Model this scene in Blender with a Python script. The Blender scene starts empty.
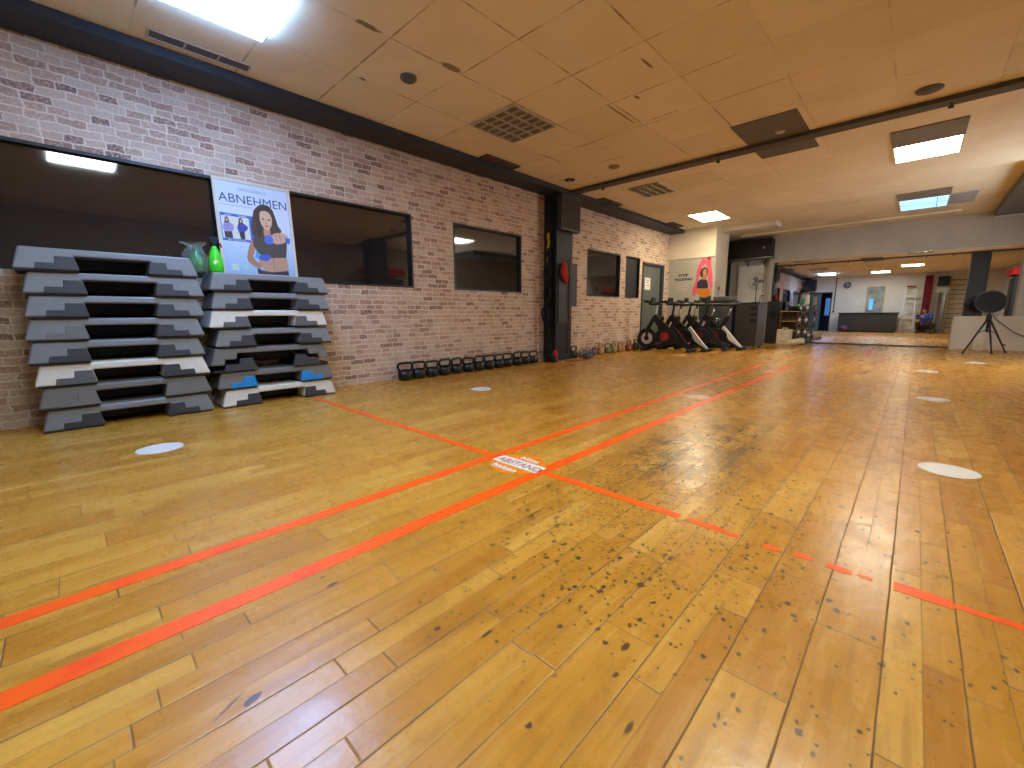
import bpy, bmesh, math, random
from mathutils import Vector, Matrix, Euler
PI = math.pi
R = math.radians
rnd = random.Random(7)
col = bpy.context.scene.collection
XW = -4.40      # left brick wall
YM = 12.5       # mirror wall
YR = -1.30      # wall behind the camera
XR = 2.40       # right wall
HC = 2.63       # ceiling

# ---------------------------------------------------------------- materials
def lin(c):
    return tuple(((v/255)/12.92 if v/255 <= .04045 else ((v/255+.055)/1.055)**2.4) for v in c)

class NT:
    def __init__(s, name):
        s.m = bpy.data.materials.new(name); s.m.use_nodes = True
        s.t = s.m.node_tree; s.t.nodes.clear()
        s.out = s.n('ShaderNodeOutputMaterial')
        s.b = s.n('ShaderNodeBsdfPrincipled'); s.l(s.b.outputs[0], s.out.inputs[0])
    def n(s, ty, **k):
        x = s.t.nodes.new(ty)
        for a, v in k.items(): setattr(x, a, v)
        return x
    def l(s, a, b): s.t.links.new(a, b)
    def put(s, sock, v):
        if isinstance(v, bpy.types.NodeSocket): s.l(v, sock)
        else: sock.default_value = v
    def M(s, op, a, b=None, c=None, clamp=False):
        x = s.n('ShaderNodeMath', operation=op, use_clamp=clamp)
        s.put(x.inputs[0], a)
        if b is not None: s.put(x.inputs[1], b)
        if c is not None: s.put(x.inputs[2], c)
        return x.outputs[0]
    def xyz(s, x, y, z=0.):
        c = s.n('ShaderNodeCombineXYZ')
        s.put(c.inputs[0], x); s.put(c.inputs[1], y); s.put(c.inputs[2], z)
        return c.outputs[0]
    def coords(s):
        tc = s.n('ShaderNodeTexCoord'); sp = s.n('ShaderNodeSeparateXYZ')
        s.l(tc.outputs['Object'], sp.inputs[0])
        return tc.outputs['Object'], sp.outputs[0], sp.outputs[1], sp.outputs[2]
    def noise(s, vec, scale, detail=3, rough=.55, dist=0.):
        x = s.n('ShaderNodeTexNoise'); s.l(vec, x.inputs['Vector'])
        x.inputs['Scale'].default_value = scale; x.inputs['Detail'].default_value = detail
        x.inputs['Roughness'].default_value = rough; x.inputs['Distortion'].default_value = dist
        return x.outputs[0]
    def white(s, vec):
        x = s.n('ShaderNodeTexWhiteNoise', noise_dimensions='3D'); s.l(vec, x.inputs['Vector'])
        return x.outputs['Value'], x.outputs['Color']
    def ramp(s, f, stops, interp='LINEAR'):
        x = s.n('ShaderNodeValToRGB'); s.put(x.inputs[0], f)
        cr = x.color_ramp; cr.interpolation = interp
        while len(cr.elements) < len(stops): cr.elements.new(.5)
        for e, (p, c) in zip(cr.elements, stops):
            e.position = p; e.color = (*c, 1) if len(c) == 3 else c
        return x.outputs[0]
    def mix(s, f, a, b, mode='MIX'):
        x = s.n('ShaderNodeMix', data_type='RGBA', blend_type=mode)
        s.put(x.inputs[0], f)
        for i, v in ((6, a), (7, b)):
            if isinstance(v, tuple): v = (*v, 1) if len(v) == 3 else v
            s.put(x.inputs[i], v)
        return x.outputs[2]
    def step(s, v, lo, hi):   # smoothstep-like 0..1
        x = s.n('ShaderNodeMapRange', interpolation_type='SMOOTHSTEP')
        s.put(x.inputs[0], v); s.put(x.inputs[1], lo); s.put(x.inputs[2], hi)
        return x.outputs[0]
    def bump(s, h, strength=.3, dist=.002):
        x = s.n('ShaderNodeBump'); x.inputs['Strength'].default_value = strength
        x.inputs['Distance'].default_value = dist; s.l(h, x.inputs['Height'])
        s.l(x.outputs[0], s.b.inputs['Normal'])

def mat(name, c, rough=.5, metal=0., var=.08, scale=14., emit=None, es=1., bump=0., spec=.5):
    k = NT(name)
    v, x, y, z = k.coords()
    n = k.noise(v, scale)
    base = lin(c)
    dark = tuple(a*(1-var*2) for a in base); light = tuple(min(1, a*(1+var*2)) for a in base)
    k.l(k.ramp(n, [(.3, dark), (.7, light)]), k.b.inputs['Base Color'])
    k.b.inputs['Roughness'].default_value = rough
    k.b.inputs['Metallic'].default_value = metal
    k.b.inputs['Specular IOR Level'].default_value = spec
    if emit:
        k.b.inputs['Emission Color'].default_value = (*emit, 1)
        k.b.inputs['Emission Strength'].default_value = es
    if bump: k.bump(n, bump, .003)
    return k.m

def brick_mat(name, var=0.):
    k = NT(name); v, x, y, z = k.coords()
    s = k.M('ADD', x, y)
    n1 = k.noise(v, 13., 2); n2 = k.noise(k.xyz(z, s, x), 13., 2)
    u = k.M('ADD', s, k.M('MULTIPLY', k.M('SUBTRACT', n1, .5), .035))
    w = k.M('ADD', z, k.M('MULTIPLY', k.M('SUBTRACT', n2, .5), .03))
    # alternating long and short bricks: two brick layers chosen by row noise
    br = k.n('ShaderNodeTexBrick'); k.l(k.xyz(u, w), br.inputs['Vector'])
    br.offset = .45; br.squash = .7; br.squash_frequency = 3
    for nme, val in (('Scale', 1.), ('Mortar Size', .0062), ('Mortar Smooth', .5), ('Bias', 0.), ('Brick Width', .150), ('Row Height', .054)):
        br.inputs[nme].default_value = val
    br.inputs['Color1'].default_value = (0, 0, 0, 1); br.inputs['Color2'].default_value = (1, 1, 1, 1)
    br.inputs['Mortar'].default_value = (.5, .5, .5, 1)
    bc = k.ramp(br.outputs['Color'], [(0., lin((116, 86, 76))), (.12, lin((150, 112, 96))), (.35, lin((182, 146, 124))), (.65, lin((200, 170, 148))), (.85, lin((196, 176, 156))), (1., lin((168, 130, 108)))])
    n3 = k.noise(v, 55., 4, .7)
    bc = k.mix(k.M('MULTIPLY', k.step(n3, .42, .72), .8), bc, lin((216, 196, 172)))
    n4 = k.noise(v, 5., 3)
    mort = k.mix(n4, lin((228, 214, 192)), lin((212, 192, 168)))
    fac = k.M('MULTIPLY', br.outputs['Fac'], 1., clamp=True)
    c = k.mix(fac, bc, mort)
    c = k.mix(k.step(n4, .35, .75), c, k.mix(.18, c, lin((150, 120, 104))))
    k.l(c, k.b.inputs['Base Color']); k.b.inputs['Roughness'].default_value = .75
    k.b.inputs['Specular IOR Level'].default_value = .25
    k.bump(k.M('SUBTRACT', n3, k.M('MULTIPLY', fac, 1.2)), .35, .004)
    return k.m

def floor_mat():
    k = NT('worn maple boards'); v, x, y, z = k.coords()
    wob = k.noise(k.xyz(k.M('MULTIPLY', x, 3.), k.M('MULTIPLY', y, 1.)), 3., 2)
    xx = k.M('ADD', x, k.M('MULTIPLY', k.M('SUBTRACT', wob, .5), .006))
    s1 = k.M('DIVIDE', k.M('SUBTRACT', xx, .027), .1258)
    s2 = k.M('MULTIPLY', s1, 2.)
    id2 = k.M('FLOOR', s2); f2 = k.M('FRACT', s2); f1 = k.M('FRACT', s1); id1 = k.M('FLOOR', s1)
    # a third of the boards run the full width: they take the id of the pair
    r0, _ = k.white(k.xyz(id1, k.M('FLOOR', k.M('DIVIDE', k.M('ADD', y, k.M('MULTIPLY', id1, .37)), 1.3)), 5.))
    full = k.M('LESS_THAN', r0, .45)
    idm = k.M('ADD', k.M('MULTIPLY', full, k.M('MULTIPLY', id1, 2.)), k.M('MULTIPLY', k.M('SUBTRACT', 1., full), id2))
    ra, _ = k.white(k.xyz(idm, 3., 1.)); rb, _ = k.white(k.xyz(idm, 8., 2.))
    ln = k.M('ADD', .42, k.M('MULTIPLY', rb, .35))
    yy = k.M('DIVIDE', k.M('ADD', y, k.M('MULTIPLY', ra, 9.)), ln)
    idy = k.M('FLOOR', yy); fy = k.M('FRACT', yy)
    rc, rcol = k.white(k.xyz(idm, idy, 4.))
    rd, _ = k.white(k.xyz(idm, idy, 9.))
    cb = k.ramp(rc, [(0., lin((182, 122, 36))), (.15, lin((190, 132, 40))), (.5, lin((198, 140, 46))), (.8, lin((204, 148, 54))), (1., lin((214, 164, 72)))])
    # grain
    gv = k.xyz(k.M('ADD', k.M('MULTIPLY', x, 40.), k.M('MULTIPLY', rd, 31.)), k.M('ADD', k.M('MULTIPLY', y, 3.2), k.M('MULTIPLY', rc, 17.)))
    g = k.noise(gv, 1., 5, .6, .6)
    c = k.mix(k.M('MULTIPLY', k.step(g, .48, .78), .55), cb, lin((146, 92, 26)))
    c = k.mix(k.M('MULTIPLY', k.step(g, .48, .25), .45), c, lin((228, 182, 92)))
    st = k.noise(k.xyz(k.M('ADD', k.M('MULTIPLY', x, 20.), k.M('MULTIPLY', rc, 23.)), k.M('MULTIPLY', y, 2.2), 5.), 1., 4, .7, .4)
    c = k.mix(k.M('MULTIPLY', k.step(st, .54, .70), .34), c, lin((150, 98, 34)))
    c = k.mix(k.M('MULTIPLY', k.step(st, .44, .28), .34), c, lin((226, 184, 104)))
    fl = k.noise(k.xyz(k.M('MULTIPLY', x, 60.), k.M('MULTIPLY', y, 3.5), 9.), 1., 4, .65)
    c = k.mix(k.M('MULTIPLY', k.step(fl, .58, .72), .20), c, lin((120, 78, 32)))
    big = k.noise(v, 1.1, 3)
    c = k.mix(k.M('MULTIPLY', k.step(big, .42, .72), .22), c, lin((162, 106, 34)))
    mud = k.noise(k.xyz(k.M('MULTIPLY', x, 6.), k.M('MULTIPLY', y, 2.4), 4.), 1., 4, .6)
    c = k.mix(k.M('MULTIPLY', k.step(mud, .56, .74), .45), c, lin((140, 88, 26)))
    # dirt cracks near seams
    dn = k.noise(k.xyz(k.M('MULTIPLY', x, 4.), k.M('MULTIPLY', y, 1.6), 2.), 3., 4, .65)
    seam1 = k.M('MINIMUM', f1, k.M('SUBTRACT', 1., f1))           # in board pairs
    seam2 = k.M('MINIMUM', f2, k.M('SUBTRACT', 1., f2))
    a1 = k.step(seam1, k.M('ADD', .010, k.M('MULTIPLY', dn, .022)), .004)
    a2 = k.M('MULTIPLY', k.step(seam2, .022, .006), k.M('MULTIPLY', k.M('SUBTRACT', 1., full), .55))
    fyd = k.M('MULTIPLY', k.M('MINIMUM', fy, k.M('SUBTRACT', 1., fy)), ln)
    a3 = k.M('MULTIPLY', k.step(fyd, .0028, .0008), k.M('ADD', .35, k.M('MULTIPLY', rd, .6)))
    seam = k.M('MAXIMUM', k.M('MAXIMUM', k.M('MULTIPLY', a1, k.M('ADD', .35, k.M('MULTIPLY', dn, 1.))), a2), a3, clamp=True)
    c = k.mix(k.M('MULTIPLY', seam, .95), c, lin((62, 40, 22)))
    # dark knots and splits along the grain
    vo = k.n('ShaderNodeTexVoronoi'); vo.inputs['Scale'].default_value = 1.
    k.l(k.xyz(k.M('ADD', k.M('MULTIPLY', x, 11.), k.M('MULTIPLY', g, .8)), k.M('MULTIPLY', y, 3.4), 0.), vo.inputs['Vector'])
    sv = k.n('ShaderNodeSeparateColor'); k.l(vo.outputs['Color'], sv.inputs[0])
    kn = k.M('MULTIPLY', k.step(vo.outputs['Distance'], k.M('MULTIPLY', k.M('SUBTRACT', sv.outputs[0], .62), .30), 0.), k.M('GREATER_THAN', sv.outputs[0], .78))
    c = k.mix(k.M('MULTIPLY', kn, .6), c, lin((84, 54, 20)))
    # worn patch: dark scratches and specks around the crossing of the tapes
    def field(cx, cy, rx, ry, rot=0.):
        dx = k.M('SUBTRACT', x, cx); dy = k.M('SUBTRACT', y, cy)
        ca, sa = math.cos(rot), math.sin(rot)
        px = k.M('DIVIDE', k.M('ADD', k.M('MULTIPLY', dx, ca), k.M('MULTIPLY', dy, sa)), rx)
        py = k.M('DIVIDE', k.M('SUBTRACT', k.M('MULTIPLY', dy, ca), k.M('MULTIPLY', dx, sa)), ry)
        return k.M('SQRT', k.M('ADD', k.M('MULTIPLY', px, px), k.M('MULTIPLY', py, py)))
    scuff = k.step(field(-.80, 2.45, .50, 1.25), 1.0, .25)
    specs = k.M('MAXIMUM', k.step(field(-.66, 1.55, .75, 1.15), 1., .25), k.M('MULTIPLY', k.step(field(-.2, 1.5, .6, 1.2), 1., .1), .22))
    def specks(scx, scy, amount, off, hi):
        w = k.n('ShaderNodeTexVoronoi'); w.inputs['Scale'].default_value = 1.
        nn = k.noise(v, 60., 2)
        k.l(k.xyz(k.M('ADD', k.M('MULTIPLY', x, scx), k.M('MULTIPLY', nn, .9)), k.M('ADD', k.M('MULTIPLY', y, scy), off)), w.inputs['Vector'])
        sc = k.n('ShaderNodeSeparateColor'); k.l(w.outputs['Color'], sc.inputs[0])
        on = k.M('LESS_THAN', sc.outputs[1], amount)
        rad = k.M('MULTIPLY', k.M('ADD', .10, k.M('MULTIPLY', sc.outputs[0], .26)), hi)
        return k.M('MULTIPLY', k.step(w.outputs['Distance'], rad, k.M('MULTIPLY', rad, .6)), on)
    sp1 = k.M('MAXIMUM', specks(52., 34., k.M('MULTIPLY', specs, .85), 0., 1.25), specks(84., 60., k.M('MULTIPLY', specs, .8), 3., 1.25))
    sp2 = specks(26., 18., k.M('ADD', .006, k.M('MULTIPLY', specs, .16)), 7., .7)
    sc = k.noise(k.xyz(k.M('MULTIPLY', x, 60.), k.M('MULTIPLY', y, 22.), 1.), 1., 4, .75)
    sm = k.noise(v, 6., 3)
    scr = k.M('MULTIPLY', k.M('MULTIPLY', k.step(sc, .47, .56), scuff), k.step(sm, .34, .52))
    c = k.mix(k.M('MULTIPLY', k.M('MAXIMUM', sp1, sp2), .95), c, lin((70, 58, 44)))
    smear = k.noise(k.xyz(k.M('MULTIPLY', x, 9.), k.M('MULTIPLY', y, 4.), 8.), 1., 4, .65)
    c = k.mix(k.M('MULTIPLY', k.M('MULTIPLY', k.step(smear, .46, .64), scuff), .65), c, lin((74, 62, 40)))
    c = k.mix(k.M('MULTIPLY', scr, .92), c, lin((50, 40, 28)))
    tiny = k.noise(k.xyz(k.M('MULTIPLY', x, 95.), k.M('MULTIPLY', y, 22.), 3.), 1., 3, .7)
    c = k.mix(k.M('MULTIPLY', k.step(tiny, .64, .74), .45), c, lin((110, 70, 26)))
    # fine scratches
    sx_ = k.noise(k.xyz(k.M('MULTIPLY', k.M('ADD', x, k.M('MULTIPLY', y, .5)), 30.), k.M('MULTIPLY', y, 1.5), 6.), 1., 4, .7)
    c = k.mix(k.M('MULTIPLY', k.step(sx_, .66, .72), .35), c, lin((96, 66, 38)))
    # single dark knots and burns one can point to
    spots = None
    for cx, cy, rx, ry, ro in ((-1.115, .43, .012, .034, .1), (-.873, .165, .015, .03, .3), (-.89, .13, .004, .06, .5), (-1.17, .425, .008, .012, 0.),
                               (-.40, .79, .012, .03, 0.), (-.48, 1.02, .02, .02, 0.), (-.08, .845, .007, .012, .4), (-.19, .76, .006, .02, .2), (-.30, .62, .01, .03, 0.),
                               (-.66, .60, .008, .03, 0.), (.22, 1.33, .012, .014, 0.), (.02, 2.0, .012, .012, 0.)):
        f = k.step(k.M('ADD', field(cx, cy, rx*.72, ry*.72, ro), k.M('MULTIPLY', k.M('SUBTRACT', sc, .5), 1.4)), 1., .55)
        spots = f if spots is None else k.M('MAXIMUM', spots, f)
    c = k.mix(k.M('MULTIPLY', spots, .85), c, lin((48, 34, 26)))
    k.l(c, k.b.inputs['Base Color'])
    rg = k.M('ADD', .17, k.M('MULTIPLY', k.noise(v, 9., 4, .7), .22))
    k.l(k.M('ADD', rg, k.M('MULTIPLY', seam, .3)), k.b.inputs['Roughness'])
    k.b.inputs['Specular IOR Level'].default_value = .62
    h = k.M('SUBTRACT', k.M('ADD', k.M('MULTIPLY', k.noise(v, 16., 3, .6), .9), k.M('MULTIPLY', k.noise(v, 2.4, 2), 2.2)), k.M('MULTIPLY', seam, 1.))
    h = k.M('ADD', h, k.M('MULTIPLY', rd, .25))
    k.bump(h, .35, .0035)
    return k.m

def ceiling_mat():
    k = NT('painted ceiling tiles'); v, x, y, z = k.coords()
    gx = k.M('DIVIDE', k.M('ADD', x, 3.457), .625); gy = k.M('DIVIDE', k.M('SUBTRACT', y, 1.785), .625)
    fx = k.M('FRACT', gx); fy = k.M('FRACT', gy)
    r, _ = k.white(k.xyz(k.M('FLOOR', gx), k.M('FLOOR', gy), 2.))
    c = k.ramp(r, [(0., lin((228, 216, 186))), (.5, lin((234, 222, 194))), (1., lin((238, 227, 200)))])
    n = k.noise(v, 2.2, 4)
    c = k.mix(k.M('MULTIPLY', k.step(n, .4, .75), .3), c, lin((212, 194, 158)))
    def ln(f, ph):
        d = k.M('MINIMUM', f, k.M('SUBTRACT', 1., f))
        nn = k.noise(k.xyz(k.M('MULTIPLY', x, 1.), y, ph), 2.5, 3)
        return k.M('MULTIPLY', k.step(d, .016, .004), k.M('ADD', .12, k.step(nn, .42, .68)), clamp=True)
    line = k.M('MAXIMUM', ln(fx, 1.), ln(fy, 6.))
    zone = k.step(y, 6.2, 5.4)
    line = k.M('MULTIPLY', k.M('MULTIPLY', line, k.M('ADD', .22, k.M('MULTIPLY', zone, .6))), k.M('ADD', .3, k.M('MULTIPLY', k.step(x, -.7, -1.6), .7)))
    c = k.mix(line, c, lin((112, 84, 52)))
    sp = None
    for cx, cy, rx, ry in ((-2.215, 1.28, .05, .02), (-2.0, 3.72, .02, .05), (-2.83, 1.62, .03, .10), (-2.81, 2.30, .04, .10), (-2.19, 1.07, .02, .12), (-1.98, 4.22, .17, .008), (-2.26, 3.9, .012, .3), (-1.7, 3.3, .015, .1), (-3.45, 1.9, .02, .03)):
        dx = k.M('DIVIDE', k.M('SUBTRACT', x, cx), rx); dy = k.M('DIVIDE', k.M('SUBTRACT', y, cy), ry)
        d = k.M('ADD', k.M('ADD', k.M('MULTIPLY', dx, dx), k.M('MULTIPLY', dy, dy)), k.M('MULTIPLY', k.M('SUBTRACT', k.noise(v, 30., 2), .5), 1.6))
        f = k.step(d, 1., .5); sp = f if sp is None else k.M('MAXIMUM', sp, f)
    c = k.mix(k.M('MULTIPLY', sp, .75), c, lin((96, 66, 36)))
    k.l(c, k.b.inputs['Base Color']); k.b.inputs['Roughness'].default_value = .85
    k.b.inputs['Specular IOR Level'].default_value = .2
    k.bump(k.M('ADD', k.M('MULTIPLY', line, -1.), k.noise(v, 120., 2)), .2, .002)
    return k.m

def tape_mat(name, c):
    k = NT(name); v, x, y, z = k.coords()
    n = k.noise(v, 9., 4, .65)
    cc = k.mix(k.step(n, .45, .7), lin(c), lin((c[0]-8, c[1]-20, c[2]+20)))
    w = k.step(k.noise(v, 70., 3, .7), .66, .72)
    k.l(k.mix(k.M('MULTIPLY', w, .5), cc, lin((120, 52, 22))), k.b.inputs['Base Color'])
    k.b.inputs['Roughness'].default_value = .38
    return k.m

def glassy(name, c, rough=.04, ior=1.7):
    k = NT(name); v, x, y, z = k.coords()
    n = k.noise(v, 3., 3)
    k.l(k.ramp(n, [(.3, lin(c)), (.7, tuple(a*1.5 for a in lin(c)))]), k.b.inputs['Base Color'])
    k.b.inputs['Roughness'].default_value = rough; k.b.inputs['IOR'].default_value = ior
    k.b.inputs['Specular IOR Level'].default_value = .5
    return k.m

def clear_mat(name, c, alpha, rough=.15):
    k = NT(name); v, x, y, z = k.coords()
    n = k.noise(v, 30., 3, .6, 1.5)
    k.b.inputs['Base Color'].default_value = (*lin(c), 1)
    k.b.inputs['Roughness'].default_value = rough
    k.l(k.M('ADD', alpha*.5, k.M('MULTIPLY', k.step(n, .45, .7), alpha)), k.b.inputs['Alpha'])
    return k.m

def mirror_mat():
    k = NT('mirror silver'); v, x, y, z = k.coords()
    k.b.inputs['Metallic'].default_value = 1.
    k.l(k.ramp(k.noise(v, 1.5, 2), [(.3, (.80, .80, .80)), (.7, (.86, .86, .86))]), k.b.inputs['Base Color'])
    k.b.inputs['Roughness'].default_value = .012
    return k.m

def light_mat(name, c, s):
    k = NT(name); v, x, y, z = k.coords()
    n = k.noise(v, 5., 1)
    k.b.inputs['Base Color'].default_value = (.8, .8, .8, 1)
    k.b.inputs['Emission Color'].default_value = (*c, 1)
    k.l(k.M('MULTIPLY', k.M('ADD', .95, k.M('MULTIPLY', n, .1)), s), k.b.inputs['Emission Strength'])
    return k.m

WARM = (1., .70, .38); COOL = (.30, .52, 1.)
m_brick = brick_mat('brick wallpaper'); m_floor = floor_mat(); m_ceil = ceiling_mat(); m_mirror = mirror_mat()
m_tape = tape_mat('orange tape', (252, 96, 2))
m_white = mat('white painted plaster', (214, 202, 182), .8, var=.03, scale=3)
m_greywhite = mat('grey white plaster', (190, 184, 172), .8, var=.04, scale=3)
m_beam = mat('anthracite paint', (40, 46, 54), .6, var=.05, scale=3)
m_rail = mat('dark brown grey metal', (72, 69, 64), .5, var=.06)
m_frame = mat('black window frame', (22, 23, 26), .45)
m_pane = glassy('dark window glass', (26, 25, 26), .04, 2.0)
m_sg = mat('step shell mid grey', (122, 124, 127), .42, var=.03, bump=.05)
m_sg2 = mat('step shell dull grey', (108, 107, 105), .5, var=.03, bump=.05)
m_sw = mat('step shell off white', (212, 208, 198), .42, var=.03)
m_sd = mat('step panel charcoal', (50, 52, 58), .5, var=.04)
m_sm = mat('step panel middle grey', (88, 88, 92), .5, var=.04)
m_sb = mat('step panel blue', (10, 128, 196), .45, var=.04)
m_foot = mat('black rubber foot', (16, 17, 22), .7)
m_iron = mat('black vinyl iron', (16, 16, 17), .42, var=.15, scale=40, bump=.1)
m_steel = mat('dull steel', (120, 118, 112), .35, 1.)
m_blk = mat('matt black', (20, 20, 21), .55, var=.1)
m_blk2 = mat('soft black', (12, 12, 14), .8, var=.1)
m_dgrey = mat('dark grey laminate', (50, 48, 45), .45, var=.05)
m_dgrey2 = mat('slate grey laminate', (72, 74, 76), .35, var=.06)
m_red = mat('red fabric', (190, 28, 16), .7, var=.12, scale=30)
m_redd = mat('dark red plastic', (120, 22, 18), .45)
m_door = mat('grey green door paint', (92, 98, 94), .5, var=.04, scale=4)
m_paper = mat('white paper', (226, 222, 212), .7, var=.02)
m_wood = mat('light wood', (176, 140, 86), .5, var=.1)
m_woodd = mat('brown wood', (104, 72, 40), .55, var=.12)
m_chrome = mat('bright metal', (200, 200, 200), .22, 1.)
m_skin = mat('skin', (196, 142, 112), .55, var=.04)
m_hair = mat('dark hair', (40, 26, 20), .6, var=.2, scale=60)
m_green = mat('bright green plastic', (72, 218, 44), .35, var=.04)
m_greend = mat('deep green plastic', (22, 120, 58), .35, var=.06)
m_bluec = mat('blue cloth', (34, 78, 170), .75, var=.1)
m_trous = mat('olive dark cloth', (46, 44, 36), .8, var=.1)
m_bag = clear_mat('clear plastic film', (190, 196, 184), .20)
m_sticker = mat('off white vinyl sticker', (226, 226, 222), .4, var=.03, scale=30)
m_sticker2 = mat('pinkish worn vinyl sticker', (226, 186, 158), .4, var=.04, scale=30)
m_osticker = mat('orange vinyl sticker', (238, 136, 14), .4, var=.04)
m_yellow = mat('yellow webbing', (190, 150, 20), .7)

# ---------------------------------------------------------------- geometry
class MB:
    def __init__(s): s.b = bmesh.new()
    def _add(s, vs, fs, M=None):
        vv = [s.b.verts.new(M @ Vector(v) if M else v) for v in vs]
        for f in fs:
            try: s.b.faces.new([vv[i] for i in f])
            except ValueError: pass
        return s
    def box(s, x0, x1, y0, y1, z0, z1, M=None):
        v = [(x, y, z) for z in (z0, z1) for y in (y0, y1) for x in (x0, x1)]
        return s._add(v, [(0, 2, 3, 1), (4, 5, 7, 6), (0, 1, 5, 4), (2, 6, 7, 3), (0, 4, 6, 2), (1, 3, 7, 5)], M)
    def prism(s, poly, axis, a0, a1, M=None):
        """polygon in the two other axes (order yz for x, xz for y, xy for z), extruded from a0 to a1"""
        def P(p, a):
            return {'x': (a, p[0], p[1]), 'y': (p[0], a, p[1]), 'z': (p[0], p[1], a)}[axis]
        n = len(poly); A = [P(p, a0) for p in poly]; B = [P(p, a1) for p in poly]
        fs = [tuple(range(n))[::-1], tuple(range(n, 2*n))] + [(i, (i+1) % n, n+(i+1) % n, n+i) for i in range(n)]
        return s._add(A+B, fs, M)
    def tube(s, pts, r, seg=8, closed=False, cap=True):
        pts = [Vector(p) for p in pts]; n = len(pts)
        rs = r if isinstance(r, (list, tuple)) else [r]*n
        rings = []; up = None
        for i, p in enumerate(pts):
            a = pts[i-1] if (i or closed) else p; b = pts[(i+1) % n] if (i < n-1 or closed) else p
            t = (b-a).normalized() if (b-a).length > 1e-9 else Vector((0, 0, 1))
            if up is None:
                up = t.orthogonal().normalized()
            up = (up - t*up.dot(t))
            up = up.normalized() if up.length > 1e-6 else t.orthogonal().normalized()
            w = t.cross(up)
            rings.append([s.b.verts.new(p + (up*math.cos(2*PI*k/seg) + w*math.sin(2*PI*k/seg))*rs[i]) for k in range(seg)])
        for i in range(n if closed else n-1):
            A, B = rings[i], rings[(i+1) % n]
            for k in range(seg): s.b.faces.new((A[k], A[(k+1) % seg], B[(k+1) % seg], B[k]))
        if cap and not closed: s.b.faces.new(rings[0][::-1]); s.b.faces.new(rings[-1])
        return s
    def lathe(s, prof, M=None, seg=20):
        rings = []
        for r, z in prof:
            rings.append([s.b.verts.new((M or Matrix()) @ Vector((max(r, 1e-4)*math.cos(2*PI*k/seg), max(r, 1e-4)*math.sin(2*PI*k/seg), z))) for k in range(seg)])
        for A, B in zip(rings, rings[1:]):
            for k in range(seg): s.b.faces.new((A[k], A[(k+1) % seg], B[(k+1) % seg], B[k]))
        s.b.faces.new(rings[0][::-1]); s.b.faces.new(rings[-1])
        return s
    def ell(s, c, r, seg=16, M=None):
        T = (M or Matrix()) @ Matrix.Translation(c) @ Matrix.Diagonal((*r, 1))
        bmesh.ops.create_uvsphere(s.b, u_segments=seg, v_segments=max(6, seg//2+2), radius=1, matrix=T)
        return s
    def build(s, name, m, parent=None, smooth=False, bevel=0., loc=None, kind=None):
        bmesh.ops.recalc_face_normals(s.b, faces=s.b.faces)
        me = bpy.data.meshes.new(name); s.b.to_mesh(me); s.b.free()
        me.materials.append(m)
        if smooth:
            for p in me.polygons: p.use_smooth = True
            if smooth == 'auto':
                me.set_sharp_from_angle(angle=R(40))
        o = bpy.data.objects.new(name, me); col.objects.link(o)
        if loc is not None: o.location = loc
        if parent: o.parent = parent
        if bevel:
            b = o.modifiers.new('bevel', 'BEVEL'); b.width = bevel; b.segments = 2; b.limit_method = 'ANGLE'; b.angle_limit = R(35)
        if kind: o['kind'] = kind
        return o

def root(name, label, cat, loc=(0, 0, 0), rz=0., group=None):
    o = bpy.data.objects.new(name, None); col.objects.link(o)
    o.empty_display_size = .1
    o.location = loc; o.rotation_euler = (0, 0, rz)
    o['label'] = label; o['category'] = cat
    if group: o['group'] = group
    return o
def tag(o, label, cat, group=None):
    o['label'] = label; o['category'] = cat
    if group: o['group'] = group
    return o
def copy_tree(o, parent=None):
    c = o.copy(); col.objects.link(c)
    if parent: c.parent = parent
    for ch in [k for k in bpy.data.objects if k.parent == o]: copy_tree(ch, c)
    return c
def struct(o): o['kind'] = 'structure'; return o
ST = 'structure'

def text(body, size, m, parent, M, name='lettering', ext=.0006, align='LEFT', bold=0.):
    cu = bpy.data.curves.new(name, 'FONT'); cu.body = body; cu.size = size; cu.extrude = ext
    cu.align_x = align; cu.offset = bold
    t = bpy.data.objects.new(name, cu); col.objects.link(t)
    bpy.context.view_layer.update()
    dg = bpy.context.evaluated_depsgraph_get()
    me = bpy.data.meshes.new_from_object(t.evaluated_get(dg)); bpy.data.objects.remove(t)
    me.transform(M); me.materials.clear(); me.materials.append(m)
    o = bpy.data.objects.new(name, me); col.objects.link(o); o.parent = parent
    return o

# ---------------------------------------------------------------- room shell
b = MB(); b.box(-6.0, XR+.2, YR-2.2, YM+.6, -.12, 0); b.build('floor', m_floor, kind=ST)
b = MB(); b.box(XW-.2, XR+.2, YR-.2, YM+.6, HC, HC+.12); b.build('ceiling', m_ceil, kind=ST)

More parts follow.
